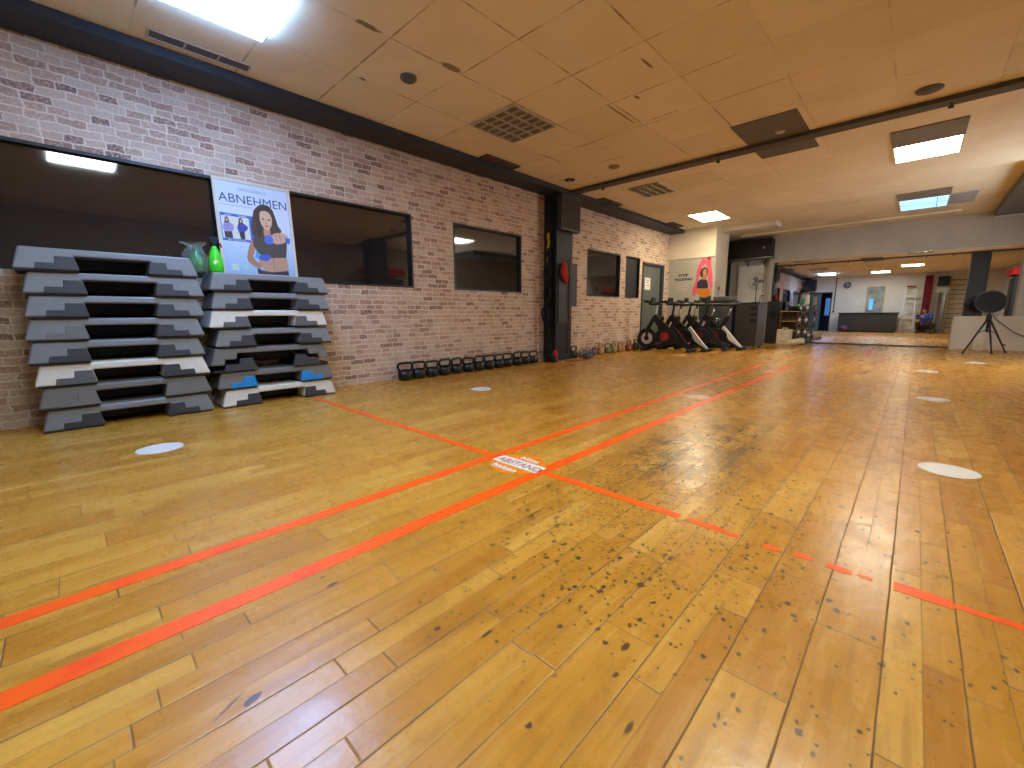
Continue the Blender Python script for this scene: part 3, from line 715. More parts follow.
# ---------------------------------------------------------------- floor stickers and tapes
def ring_poly(r, n=40, wob=0.):
    return [(r*(1+rnd.uniform(-wob, wob))*math.cos(2*PI*k/n), r*(1+rnd.uniform(-wob, wob))*math.sin(2*PI*k/n)) for k in range(n)]
dots = [(-3.08, .29, m_sticker, 'white round floor sticker in front of the taller step stack'),
        (-3.14, 2.84, m_sticker, 'white round floor sticker before the black kettlebells'),
        (-1.36, 3.86, m_sticker2, 'pinkish round floor sticker lying across the two orange tapes'),
        (.19, 2.82, m_sticker, 'large looking white round sticker, first in the right hand row'),
        (.18, 5.10, m_sticker, 'white round sticker, second in the right hand row'),
        (.17, 7.45, m_sticker, 'white round sticker, third in the right hand row'),
        (-1.28, 6.15, m_sticker2, 'pale round sticker at the far end of the orange tapes'),
        (-2.95, 5.15, m_sticker2, 'pale round sticker on the floor near the column'),
        (.70, 9.15, m_sticker, 'white round sticker just before the tripod'),
        (-3.0, 8.0-.45, m_sticker2, 'pale round sticker on the floor close to the exercise bikes')]
for x, y, m, lb in dots:
    b = MB(); b.prism(ring_poly(.108, 44, .008), 'z', .0003, .0015)
    tag(b.build('floor_sticker', m, loc=(x, y, 0)), lb, 'floor sticker', 'round distance stickers on the floor')

def tape(name, pts0, pts1, label):
    """two edges of a tape as point lists (x,y)"""
    b = MB(); b.prism(pts0 + pts1[::-1], 'z', .0002, .0011)
    return tag(b.build(name, m_tape), label, 'tape', 'orange tape lines on the floor')
def ytape(x0, x1, y0, y1, label, frm=.012):
    n = max(3, int((y1-y0)/.22)); a = []; c = []
    for i in range(n+1):
        y = y0+(y1-y0)*i/n
        a.append((x0+rnd.uniform(-1, 1)*.002, y)); c.append((x1+rnd.uniform(-1, 1)*.002, y))
    return tape('floor_tape', a, c, label)
def xtape(x0, x1, y0, y1, label, ragged=0.):
    n = max(4, int((x1-x0)/.05)); a = []; c = []
    for i in range(n+1):
        x = x0+(x1-x0)*i/n
        e = ragged*(.5 if 0 < i < n else 1.5)
        a.append((x, y0+rnd.uniform(0, 1)*e)); c.append((x+rnd.uniform(-1, 1)*ragged*.5, y1-rnd.uniform(0, 1)*e))
    return tape('floor_tape', a, c, label)
ytape(-1.592, -1.535, -.9, 7.0, 'long orange tape, the one nearer the brick wall')
ytape(-1.262, -1.200, -.9, 7.0, 'long orange tape passing beside the worn floor patch')
xtape(-3.96, -1.592, 1.478, 1.522, 'orange cross tape from the step stack to the round sticker', .001)
xtape(-1.200, -.56, 1.473, 1.517, 'orange cross tape piece right of the round sticker', .004)
xtape(-.535, -.40, 1.473, 1.510, 'short torn orange tape piece in the worn floor patch', .008)
xtape(-.395, -.355, 1.470, 1.500, 'crumb of orange tape at the worn patch edge', .008)
xtape(-.285, -.235, 1.465, 1.500, 'small torn orange tape scrap in the middle of the gap', .010)
xtape(-.20, -.15, 1.478, 1.508, 'second small orange tape scrap towards the right', .009)
xtape(-.118, -.055, 1.470, 1.505, 'third small orange tape scrap towards the right', .010)
xtape(-.045, -.01, 1.478, 1.500, 'tiny orange tape scrap before the last long piece', .008)
xtape(.035, .148, 1.468, 1.520, 'pale orange wide tape piece near the right edge', .004)
xtape(.15, .60, 1.478, 1.508, 'last orange cross tape piece running out at the right', .005)
b = MB(); b.box(-.60, -.54, 9.6, 10.9, .0002, .0011); tag(b.build('floor_tape', mat('faded red tape', (226, 92, 60), .4)), 'faded red tape piece on the floor close to the mirror', 'tape')

# round orange sticker with lettering
t = root('distance_sticker', 'round orange sticker with white lettering where the tapes cross', 'floor sticker', (-1.385, 1.495, 0)); t.scale = (.87, .87, 1)
b = MB(); b.prism(ring_poly(.162, 48), 'z', .0012, .0022); b.build('disc', m_osticker, t)
b = MB(); b.box(-.165, .170, -.048, .052, .0023, .0028); b.build('text_panel', m_sticker, t)
m_oink = pm((176, 112, 100))
TX = lambda x, y, sx=1, sy=1: Matrix.Translation((x, y, .0032)) @ Matrix.Diagonal((sx, sy, .6, 1))
text('ABSTAND', .084, m_oink, t, TX(-.150, -.030, .86, 1.), bold=.0016)
text('bitte', .075, m_sticker, t, TX(-.055, .068, 1., 1.), bold=.0012)
text('halten', .075, m_sticker, t, TX(-.105, -.122, 1., 1.), bold=.0012)

# ---------------------------------------------------------------- kettlebells
def kettlebell(m, label, group, loc, s=1., rz=0.):
    t = root('kettlebell', label, 'kettlebell', loc, rz, group)
    b = MB(); b.lathe([(.062*s, 0), (.084*s, .010*s), (.097*s, .048*s), (.094*s, .088*s), (.076*s, .120*s), (.035*s, .136*s)], Matrix.Diagonal((.80, 1, 1, 1)), 20); b.build('body', m, t, True)
    pts = [(0, -.066, .095), (0, -.086, .135), (0, -.098, .172), (0, -.090, .196), (0, -.072, .207), (0, 0, .210), (0, .072, .207), (0, .090, .196), (0, .098, .172), (0, .086, .135), (0, .066, .095)]
    b = MB(); b.tube([tuple(a*s for a in p) for p in pts], .0165*s, 10); b.build('handle', m, t, True)
    b = MB(); b.lathe([(.026*s, 0), (.026*s, .002)], Matrix.Translation((.0655*s, 0, .055*s)) @ Matrix.Rotation(R(84), 4, 'Y'), 16); b.build('badge', m_steel, t)
    return t
ordn = ['first', 'second', 'third', 'fourth', 'fifth', 'sixth', 'seventh', 'eighth', 'ninth', 'tenth', 'eleventh', 'twelfth', 'thirteenth', 'fourteenth']
ky = [2.655+.1915*i for i in range(13)]
for i, y in enumerate(ky):
    s = [.95, .93, .90, .93, .92, .88, .92, .90, .89, .88, .92, .88, .86][i]
    kettlebell(m_iron, '%s black kettlebell of the wall row, counted from the step stacks' % ordn[i], 'black kettlebells along the brick wall', (-4.24+rnd.uniform(-.012, .012), y, 0), s, R(rnd.uniform(-8, 8)))
cols = [('dark green', (40, 58, 46), .95), ('grey', (110, 104, 96), .62), ('muted pink', (150, 108, 110), .66), ('violet grey', (96, 84, 104), .68), ('yellow brown', (150, 122, 62), .92), ('olive green', (92, 98, 64), .86),
        ('greenish yellow', (140, 132, 78), .90), ('dusty orange', (176, 120, 70), .92), ('rust orange', (150, 84, 48), .98), ('dark bronze', (78, 66, 50), 1.04)]
for i, (nm, c, s) in enumerate(cols):
    y = [5.98, 6.22, 6.42, 6.62, 6.84, 7.10, 7.32, 7.56, 7.92, 8.22][i]
    kettlebell(mat('kettlebell '+nm, c, .45), nm+' kettlebell against the wall between column and door', 'coloured kettlebells before the grey door', (-4.22, y, 0), s, R(rnd.uniform(-14, 14)))
t = root('kettlebell', 'low grey kettlebell lying in front of the coloured row by the column', 'kettlebell', (-4.0, 6.08, 0))
b = MB(); b.lathe([(.05, 0), (.085, .015), (.09, .05), (.07, .085), (.02, .095)], seg=20); b.build('body', m_sm, t, True)
b = MB(); b.tube([(0, -.05, .07), (0, -.07, .12), (0, -.03, .14), (0, .03, .14), (0, .07, .12), (0, .05, .07)], .013, 8); b.build('handle', m_sm, t, True)

# ---------------------------------------------------------------- things on the column
_before = set(bpy.data.objects)
b = MB(); b.box(-4.026, -3.94, 5.10, 5.60, 2.02, 2.55)
ub = b.build('loudspeaker', m_dgrey, bevel=.006); tag(ub, 'large dark grey box mounted at the top of the column', 'speaker')
b = MB(); b.box(-3.94, -3.937, 5.13, 5.57, 2.06, 2.50); b.build('speaker_cloth', mat('speaker cloth', (56, 50, 40), .8), ub)
b = MB(); b.ell((-3.99, 5.10, 2.44), (.016, .012, .016)); b.build('status_lamp', m_steel, ub, True)
b = MB(); b.box(-4.25, -4.04, 5.525, 5.68, .87, 1.56)
tag(b.build('side_panel_board', m_dgrey, bevel=.004), 'dark grey board fixed to the far side of the column', 'panel')
b = MB(); b.box(-4.029, -4.01, 5.14, 5.42, .60, 1.52)
tag(b.build('column_cover', m_dgrey, bevel=.003), 'dark flat cover panel on the room side of the column', 'panel')
# red cloth
b = MB()
rings = []
for i, (z, hw, dp) in enumerate([(1.56, .02, .02), (1.53, .045, .03), (1.46, .075, .04), (1.38, .095, .045), (1.32, .08, .04), (1.27, .045, .03), (1.22, .015, .015)]):
    rings.append([b.b.verts.new((-3.975+dp*math.cos(a)*(1+.2*math.sin(3*a+i)), 5.20+.012*i+hw*math.sin(a)*(1+.15*math.sin(4*a+i*2)), z)) for a in [2*PI*k/14 for k in range(14)]])
for A, B_ in zip(rings, rings[1:]):
    for k in range(14): b.b.faces.new((A[k], A[(k+1) % 14], B_[(k+1) % 14], B_[k]))
b.b.faces.new(rings[0]); b.b.faces.new(rings[-1][::-1])
tag(b.build('red_cloth', mat('faded red fabric', (158, 32, 16), .8), smooth=True), 'red cloth hanging from a hook on the column', 'cloth')
b = MB(); pts = [(-4.0+.004*math.sin(i), 5.40+.01*math.sin(i*.8), 1.62-.1*i) for i in range(16)]
b.tube(pts, .009, 6); tag(b.build('resistance_band', mat('dull red rubber', (74, 16, 14), .6), smooth=True), 'thin dark red rubber band hanging down the column front', 'resistance band')
# straps and ropes hanging on the camera side of the column
gstr = 'black training straps hanging beside the column'
for i, (x, y, z0, z1, w, m, lb) in enumerate([
        (-4.07, 5.085, 2.45, 1.10, .030, m_blk2, 'wide black strap hanging from the ceiling beam closest to the column edge'),
        (-4.12, 5.062, 2.50, .85, .022, m_blk2, 'black strap hanging second from the column edge'),
        (-4.14, 5.04, 2.05, .40, .026, m_blk2, 'black strap of the bundle beside the brick wall'),
        (-4.13, 5.02, 1.98, 1.55, .022, m_yellow, 'yellow and black strap hanging beside the column'),
        (-4.09, 5.0, 1.75, .30, .034, m_blk2, 'thick black strap end hanging low beside the column')]):
    b = MB(); n = 12
    for k in range(n):
        za, zb = z0+(z1-z0)*k/n, z0+(z1-z0)*(k+1)/n
        o1, o2 = .012*math.sin(k*1.3+i), .012*math.sin((k+1)*1.3+i)
        b._add([(x-w, y+o1, za), (x+w, y+o1, za), (x+w, y+o2, zb), (x-w, y+o2, zb), (x-w, y+o1+.006, za), (x+w, y+o1+.006, za), (x+w, y+o2+.006, zb), (x-w, y+o2+.006, zb)],
               [(0, 1, 2, 3), (4, 7, 6, 5), (0, 3, 7, 4), (1, 5, 6, 2)] + ([(0, 4, 5, 1)] if k == 0 else []) + ([(3, 2, 6, 7)] if k == n-1 else []))
    if i == 0 or i == 4:
        b.tube([(x+.05*math.cos(a), y-.01, z1-.06+.07*math.sin(a)) for a in [2*PI*j/12 for j in range(12)]], .014, 6, closed=True)
    tag(b.build('training_strap', m), lb, 'strap', gstr)
for i, (x, y, z, s) in enumerate([(-4.10, 4.965, 1.05, 1.), (-4.12, 4.945, .74, 1.1), (-4.11, 4.965, 1.36, .9)]):
    b = MB(); b.tube([(x+.055*s*math.cos(a), y+.01*math.sin(2*a), z+.11*s*math.sin(a)) for a in [2*PI*j/16 for j in range(16)]], .017, 7, closed=True)
    tag(b.build('rope_loop', m_blk2, smooth=True), ['black rope loop hanging in the middle of the strap bundle', 'lowest black rope loop of the strap bundle by the column', 'highest black rope loop of the strap bundle by the column'][i], 'rope')
b = MB()
for k in range(3): b.tube([(-4.0+.10*math.cos(a)*(1-.12*k), 4.93+.05*math.sin(a)*(1-.1*k), .025+.034*k) for a in [2*PI*j/20 for j in range(20)]], .022, 8, closed=True)
tag(b.build('coiled_rope', m_blk2, smooth=True), 'black battle rope coiled on the floor before the column', 'rope')
b = MB(); b.lathe([(.035, 0), (.04, .02), (.04, .13), (.03, .16), (.012, .18)], Matrix.Translation((-3.98, 5.02, 0))); tag(b.build('red_bottle', m_red, smooth=True), 'small red container at the foot of the column', 'bottle')
b = MB(); b.box(-4.06, -3.96, 4.86, 4.89, 0, .012); b.tube([(-3.95, 5.0, .008), (-3.8, 5.15, .008), (-3.7, 5.45, .008), (-3.78, 5.7, .008)], .008, 6)
tag(b.build('jump_rope', m_redd), 'red skipping rope lying on the floor beside the column', 'rope')
b = MB(); b.box(-3.99, -3.84, 5.02, 5.16, 0, .014); tag(b.build('small_card', m_wood), 'small light card on the floor at the column foot', 'card')

for o in set(bpy.data.objects)-_before:
    if o.parent is None: o.location = o.location + Vector((-.12, .28, 0))
# ---------------------------------------------------------------- exercise bikes
def bike(label, loc, rz, disc, logo, white):
    t = root('exercise_bike', label, 'exercise bike', loc, rz, 'exercise bikes parked by the grey door')
    RX = Matrix.Rotation(R(90), 4, 'X')
    fm = m_paper if white else m_blk
    b = MB(); b.tube([(.42, .05, .24), (.40, .05, .46), (.28, .03, .70)], .026); b.tube([(.42, -.05, .24), (.40, -.05, .46), (.28, -.03, .70)], .026)
    b.prism([(.33, .66), (.25, .74), (.12, .60), (-.12, .40), (-.20, .20), (-.06, .20), (.10, .36)], 'y', -.035, .035)
    b.tube([(-.06, 0, .26), (-.28, 0, .14), (-.46, 0, .05)], .035)
    b.tube([(-.06, 0, .24), (.20, 0, .09), (.44, 0, .05)], .035); b.build('main_frame', m_blk, t, 'auto', bevel=.006)
    b = MB(); b.prism([(-.06, .40), (-.02, .44), (-.14, .68), (-.21, .68), (-.20, .58)], 'y', -.03, .03); b.build('seat_tube', m_blk, t, bevel=.008)
    b = MB(); b.prism([(-.10, .52), (-.05, .50), (-.24, .20), (-.44, .06), (-.50, .06), (-.30, .28)], 'y', -.028, .028); b.build('rear_stay', fm, t, bevel=.006)
    b = MB(); b.tube([(-.17, 0, .64), (-.24, 0, .88)], .020); b.build('seat_post', m_chrome, t, True)
    b = MB(); b.ell((-.30, 0, .91), (.12, .095, .035)); b.ell((-.18, 0, .915), (.12, .035, .028)); b.build('saddle', m_blk, t, True)
    b = MB(); b.lathe([(.150, -.018), (.195, -.020), (.205, -.008), (.205, .008), (.195, .020), (.150, .018)], Matrix.Translation((.42, 0, .25)) @ RX, 32); fw = b.build('flywheel_rim', m_blk, t, 'auto')
    b = MB(); b.lathe([(.03, -.024), (.150, -.016), (.150, .016), (.03, .024)], Matrix.Translation((.42, 0, .25)) @ RX, 28); b.build('flywheel_disc', m_paper if disc else m_redd2, fw, 'auto')
    b = MB(); b.lathe([(.045, -.045), (.045, .045)], Matrix.Translation((.42, 0, .25)) @ RX); b.build('flywheel_hub', m_blk, fw)
    b = MB(); b.prism([(.02+.23*math.cos(a), .28+.16*math.sin(a)) for a in [2*PI*k/26 for k in range(26)]], 'y', .05, .10); cg = b.build('chain_guard', m_blk, t, bevel=.008)
    b = MB(); b.lathe([(.085, -.002), (.085, .002)], Matrix.Translation((.02, .102, .29)) @ RX, 20); b.build('round_logo', m_red if logo else m_redd, cg)
    b = MB(); b.tube([(.27, 0, .66), (.23, 0, .92)], .024); b.build('handle_post', m_paper if disc else m_blk, t, True)
    b = MB(); b.tube([(.48, -.06, 1.00), (.44, -.15, .99), (.28, -.18, .95), (.22, 0, .93), (.28, .18, .95), (.44, .15, .99), (.48, .06, 1.00)], .023, 8); b.box(.18, .38, -.05, .05, .91, .97); b.build('handlebar', m_blk, t, 'auto')
    b = MB(); b.box(.30, .34, -.08, .08, .96, 1.06); b.build('console', m_blk, t, bevel=.008)
    for s in (1, -1):
        b = MB(); b.tube([(-.02+.02, s*.11, .28), (-.02+.12*s, s*.12, .28-.12*s)], .014); b.box(-.06+.12*s, .04+.12*s, min(s*.12, s*.19), max(s*.12, s*.19), .265-.12*s, .29-.12*s); b.build('pedal', m_steel, t)
    for xx in (.44, -.48):
        b = MB(); b.box(xx-.04, xx+.04, -.19, .19, .008, .065); b.build('foot_bar', m_blk, t, bevel=.01)
    b = MB(); b.lathe([(.03, 0), (.03, .08), (.02, .09)], Matrix.Translation((.12, 0, .60))); b.build('brake_knob', m_blk, t, True)
    return t
m_redd2 = mat('dark wheel disc', (44, 14, 12), .4)
bike('front exercise bike with white flywheel disc and red round logo, nearest the door', (-3.55, 8.22, 0), R(182), 1, 1, 0)
bike('second exercise bike of the row, white rear stay, behind the white flywheel one', (-3.38, 8.60, 0), R(176), 0, 0, 1)
bike('third exercise bike, its dark body under the pink poster', (-3.18, 8.98, 0), R(185), 0, 0, 0)
bike('last exercise bike of the row, closest to the slate grey cabinet', (-2.98, 9.36, 0), R(178), 0, 0, 1)

# ---------------------------------------------------------------- cabinets in the far left corner
t = root('storage_cabinet', 'tall slate grey cabinet behind the exercise bikes', 'cabinet', (-3.06, 9.86, 0), R(0))
b = MB(); b.box(-.23, .23, -.24, .24, .04, .98); b.build('body', m_dgrey2, t, bevel=.006)
b = MB(); b.box(-.25, .25, -.26, .26, .98, 1.01); b.build('top_board', m_dgrey, t, bevel=.004)
for i in range(2):
    b = MB(); b.box(-.22+.222*i, -.005+.222*i, -.255, -.24, .07, .95); dd = b.build('door', m_dgrey2, t, bevel=.003)
    b = MB(); b.tube([(-.03+.06*i, -.262, .52), (-.03+.06*i, -.262, .64)], .006); b.build('handle', m_chrome, dd, True)
b = MB(); b.box(-.21, .21, -.22, .22, 0, .04); b.build('plinth', m_blk, t)
t = root('rolling_cabinet', 'dark brown grey cabinet on wheels with side slots', 'cabinet', (-2.55, 9.98, 0), R(-4))
b = MB(); b.box(-.22, .22, -.24, .24, .06, .93); b.build('body', m_dgrey, t, bevel=.008)
b = MB(); b.box(-.235, .235, -.25, .25, .93, .955); b.build('top_board', m_blk, t, bevel=.004)
for z in (.55, .68, .80):
    b = MB(); b.box(.09, .205, -.248, -.238, z, z+.07); b.build('slot', m_blk2, t)
b = MB(); b.box(-.215, .06, -.252, -.24, .10, .90); b.build('door', m_dgrey, t, bevel=.004)
for a in (-.17, .17):
    for c in (-.19, .19):
        b = MB(); b.lathe([(.03, -.012), (.03, .012)], Matrix.Translation((a, c, .03)) @ Matrix.Rotation(R(90), 4, 'Y')); b.build('wheel', m_steel, t)
t = root('music_amplifier', 'flat grey amplifier lying on top of the slate grey cabinet', 'amplifier', (-3.04, 9.88, 1.01), R(0))
b = MB(); b.box(-.20, .20, -.15, .15, .008, .085); b.build('case', m_sm, t, bevel=.004)
for k in range(4):
    b = MB(); b.lathe([(.014, 0), (.012, .014)], Matrix.Translation((-.14+.08*k, -.15, .045)) @ Matrix.Rotation(R(90), 4, 'X')); b.build('knob', m_blk, t)
b = MB(); b.box(-.19, .19, -.14, .14, 0, .008); b.build('base', m_blk, t)
t = root('pedestal_fan', 'small wire fan on a thin stand on top of the dark cabinet', 'fan', (-2.50, 10.08, .955), R(25))
b = MB(); b.lathe([(.09, 0), (.09, .012), (.02, .02)]); b.build('base', m_blk, t, 'auto')
b = MB(); b.tube([(0, 0, .01), (0, 0, .40)], .010); b.build('pole', m_blk, t, True)
b = MB(); C0 = Vector((0, -.03, .44))
for rr_ in (.06, .10, .14, .17): b.tube([(rr_*math.cos(a), C0.y-.03+.05*rr_/.17, C0.z+rr_*math.sin(a)) for a in [2*PI*k/24 for k in range(24)]], .0035, 5, closed=True)
for k in range(14):
    a = 2*PI*k/14; b.tube([(0, C0.y-.03, C0.z), (.10*math.cos(a), C0.y-.015, C0.z+.10*math.sin(a)), (.17*math.cos(a), C0.y+.02, C0.z+.17*math.sin(a))], .0028, 4)
b.build('fan_cage', m_steel, t, True)
b = MB(); b.lathe([(.04, 0), (.045, .03), (.03, .08)], Matrix.Translation((0, -.02, .44)) @ Matrix.Rotation(R(-90), 4, 'X')); b.build('motor', m_blk, t, True)
for k in range(3):
    a = 2*PI*k/3; b = MB(); b.ell((.07*math.cos(a), -.03, .44+.07*math.sin(a)), (.055, .006, .035), 12, None); b.build('blade', m_dgrey2, t, True)
b = MB(); b.tube([(-2.40, 9.90, .955), (-2.37, 9.88, 1.06), (-2.32, 9.82, 1.10)], .006); b.ell((-2.31, 9.81, 1.10), (.03, .02, .02)); b.lathe([(.04, 0), (.04, .01)], Matrix.Translation((-2.40, 9.90, .955)))
tag(b.build('desk_lamp', m_steel, smooth='auto'), 'little grey bent lamp on the edge of the dark cabinet', 'lamp')
# black box over the recess
t = root('wall_box', 'long black box mounted high on the wall beside the mirror', 'wall box', (-3.24, 12.30, 2.09))
b = MB(); b.box(-.50, .48, -.16, .18, .03, .47); b.build('case', m_blk, t, bevel=.008)
b = MB(); b.box(-.52, .50, -.18, .20, 0, .022); b.build('shelf', m_steel, t)
for x in (-.10, .28):
    b = MB(); b.tube([(x, .20, -.16), (x, .20, 0)], .012); b.tube([(x, .20, -.15), (x, -.1, -.01)], .009); b.build('bracket', m_blk, t)
b = MB(); b.lathe([(.03, 0), (.03, .006)], Matrix.Translation((.32, -.163, .25)) @ Matrix.Rotation(R(90), 4, 'X')); b.build('emblem', m_steel, t)
b = MB(); b.tube([(-3.80, 12.53, 0), (-3.80, 12.53, 2.6)], .035, 10); tag(b.build('wall_pipe', m_blk, smooth=True), 'dark vertical pipe in the recess behind the cabinets', 'pipe')
b = MB(); b.box(-3.55, -2.98, 12.50, 12.555, .9, 1.95); tag(b.build('wall_board', m_paper, bevel=.004), 'pale board on the recess wall under the black box', 'board')
b = MB(); b.tube([(-3.35, 10.2, HC-.12), (-3.0, 10.2, HC-.12)], .01); b.b.free()
b = MB(); b.tube([(-3.34, 10.35, 1.0), (-3.34, 10.35, 1.28)], .006); b.ell((-3.33, 10.35, 1.3), (.02, .02, .03)); tag(b.build('wall_hook', m_steel, smooth=True), 'small metal hook on the side of the white wall end', 'hook')

# things at the left end of the mirror
t = root('floor_speaker', 'tall black loudspeaker at the left end of the mirror', 'speaker', (-2.56, 12.15, 0))
b = MB(); b.box(-.14, .12, -.16, .16, .0, 1.02); b.build('cabinet', m_blk, t, bevel=.008)
b = MB(); b.lathe([(.09, 0), (.10, .004), (.06, -.01)], Matrix.Translation((-.01, -.161, .7)) @ Matrix.Rotation(R(90), 4, 'X')); b.build('woofer', m_blk2, t, 'auto')
b = MB(); b.lathe([(.03, 0), (.035, .004)], Matrix.Translation((-.01, -.161, .88)) @ Matrix.Rotation(R(90), 4, 'X')); b.build('tweeter', m_blk2, t)
t = root('low_shelf', 'low brown shelf unit standing before the mirror', 'shelf', (-2.22, 12.10, 0))
b = MB(); b.box(-.19, -.17, -.14, .14, 0, .78); b.box(.17, .19, -.14, .14, 0, .78); b.box(-.17, .17, .12, .14, 0, .78); b.build('frame', m_woodd, t)
for z in (.04, .30, .53, .765):
    b = MB(); b.box(-.17, .17, -.14, .12, z, z+.018); b.build('shelf_board', m_wood, t)
t = root('first_aid_case', 'cream boxy case on the floor in front of the low shelf', 'case', (-2.16, 11.55, 0), R(-6))
b = MB(); b.box(-.17, .10, -.10, .10, 0, .36); b.build('case_body', mat('cream plastic', (206, 192, 160), .5), t, bevel=.012)
b = MB(); b.tube([(-.08, -.02, .36), (-.08, -.02, .39), (.02, -.02, .39), (.02, -.02, .36)], .01); b.build('handle', m_paper, t, True)
b = MB(); b.box(-.14, .07, -.104, -.10, .08, .10); b.box(-.14, .07, -.104, -.10, .26, .27); b.build('latch', m_wood, t)
b = MB(); b.lathe([(.062, 0), (.066, .01), (.066, .30), (.062, .31)], Matrix.Translation((-2.06, 11.30, .066)) @ Matrix.Rotation(R(78), 4, 'Y'), 20)
tag(b.build('foam_roller', mat('cream foam', (214, 202, 172), .7), smooth='auto'), 'cream foam roller lying before the boxy case', 'foam roller')
t = root('dumbbell_tower', 'upright stand for little dumbbells beside the low shelf', 'dumbbell rack', (-1.93, 12.0, 0))
b = MB(); b.box(-.10, .10, -.13, .13, 0, .03); b.build('base', m_blk, t, bevel=.004)
b = MB(); b.box(-.085, .085, -.06, .06, .92, .93); b.build('top_plate', m_steel, t)
for x in (-.05, .05):
    b = MB(); b.box(x-.012, x+.012, -.02, .02, .03, .92); b.build('post', m_steel, t)
b = MB()
for k in range(6): b.box(-.07, .07, -.05, .02, .10+.14*k, .115+.14*k)
b.build('bracket', m_steel, t)
for k in range(6):
    t = root('dumbbell', 'small %s dumbbell, %s from the bottom of the upright stand' % ('white' if k % 2 else 'black', ['first', 'second', 'third', 'fourth', 'fifth', 'sixth'][k]), 'dumbbell', (-1.93, 11.965, .115+.14*k+.038), 0, 'dumbbells on the upright stand')
    b = MB(); b.tube([(-.05, 0, 0), (.05, 0, 0)], .012); b.build('grip', m_steel, t, True)
    for s in (-1, 1):
        b = MB(); b.lathe([(.034, -.02), (.038, -.012), (.038, .012), (.034, .02)], Matrix.Translation((s*.065, 0, 0)) @ Matrix.Rotation(R(90), 4, 'Y'), 6); b.build('weight_head', m_paper if k % 2 else m_blk, t)
b = MB(); b.lathe([(.03, .93), (.033, .94), (.033, 1.04), (.014, 1.08), (.014, 1.1)], Matrix.Translation((-1.972, 12., 0))); tag(b.build('green_spray', mat('mid green plastic', (58, 150, 60), .4), smooth='auto'), 'green bottle on top of the dumbbell stand', 'bottle')
b = MB(); b.lathe([(.02, .93), (.042, .935), (.042, 1.14), (.02, 1.145)], Matrix.Translation((-1.885, 12., 0))); tag(b.build('paper_roll', m_paper, smooth='auto'), 'white paper towel roll on top of the dumbbell stand', 'paper roll')

# ---------------------------------------------------------------- tripod with round black lamp
t = root('studio_light', 'round black lamp head on a black tripod before the white low wall', 'studio light', (.93, 11.28, 0))
for (x, y) in ((-.26, -.22), (.10, -.05), (.30, .36)):
    b = MB(); b.tube([(0, 0, .64), (x*.5, y*.5, .33), (x, y, .012)], [.016, .013, .010]); lg = b.build('tripod_leg', m_blk, t, True)
    b = MB(); b.ell((x, y, .016), (.018, .018, .016)); b.build('rubber_foot', m_blk2, lg, True)
b = MB(); b.tube([(0, 0, .38), (0, 0, .82)], .016); b.lathe([(.03, .60), (.035, .62), (.035, .67), (.02, .69)]); b.build('centre_pole', m_blk, t, True)
b = MB()
for (x, y) in ((-.26, -.22), (.10, -.05), (.30, .36)): b.tube([(0, 0, .42), (x*.42, y*.42, .37)], .006)
b.build('spreader', m_blk, t)
HM = Matrix.Translation((-.02, 0, .90)) @ Matrix.Rotation(R(8), 4, 'Z') @ Matrix.Rotation(R(78), 4, 'X')
b = MB(); b.lathe([(.02, -.14), (.10, -.13), (.165, -.06), (.195, .03), (.20, .05), (.185, .05), (.15, -.03), (.05, -.09), (.02, -.09)], HM, 28); hd = b.build('lamp_head', m_blk, t, 'auto')
b = MB(); b.lathe([(.184, .040), (.184, .048)], HM, 28); b.build('lamp_front', m_blk2, hd)
b = MB(); b.tube([(-.22, 0, .98), (-.12, -.02, 1.08), (.0, -.03, 1.125)], .007); b.build('lamp_strap', m_steel, hd, True)
b = MB(); b.tube([(.95, 11.3, .80), (1.02, 12.0, .70), (1.10, 12.26, .60), (1.2, 12.285, .50), (1.35, 12.288, .36), (1.52, 12.288, .26)], .007, 6)
tag(b.build('power_cable', m_sm, smooth=True), 'thin cable hanging from the tripod lamp over the white low wall', 'cable')
b = MB(); b.box(-.075, .075, -.03, .03, 0, .20); o = b.build('small_box', m_wood, bevel=.004, loc=(.93, 12.20, 0)); o.data.materials[0] = mat('cream card', (204, 190, 158), .6); tag(o, 'small cream box on the floor behind the tripod', 'box')
b = MB(); b.box(-.04, .04, -.004, 0, -.03, .03); so = b.build('wall_socket', m_sticker2, loc=(1.27, 12.298, .11)); tag(so, 'small socket low on the white wall beside the tripod', 'socket')
b = MB(); b.lathe([(.018, 0), (.018, .002)], Matrix.Translation((0, -.004, 0)) @ Matrix.Rotation(R(90), 4, 'X')); b.build('socket_hole', m_sm, so)

# ---------------------------------------------------------------- things on the rear wall, seen in the mirror
RX90 = Matrix.Rotation(R(-90), 4, 'X')
t = root('wall_clock', 'round dark wall clock mirrored above the counter', 'clock', (-2.59, YR, 2.22))
b = MB(); b.lathe([(.15, 0), (.155, .02), (.14, .03)], RX90, 28); b.build('case', m_blk, t, 'auto')
b = MB(); b.lathe([(.13, .028), (.13, .032)], RX90, 28); b.build('dial', m_sm, t)
b = MB(); b.box(-.005, .005, .033, .037, 0, .10); b.build('minute_hand', m_paper, t)
b = MB(); b.box(0, .07, .033, .037, -.006, .006); b.build('hour_hand', m_paper, t)
b = MB(); b.tube([(-3.02, YR+.02, .98), (-3.02, YR+.02, 2.6)], .018); b.box(-3.06, -2.98, YR, YR+.05, .93, 1.0); tag(b.build('cable_conduit', m_blk), 'dark vertical cable pipe beside the doorway, seen in the mirror', 'pipe')
b = MB(); b.box(-4.26, -3.80, YR+.05, YR+.40, 1.98, 2.52); k_ = b.build('loudspeaker', m_blk, bevel=.01); tag(k_, 'black loudspeaker hung above the doorway, seen in the mirror', 'speaker')
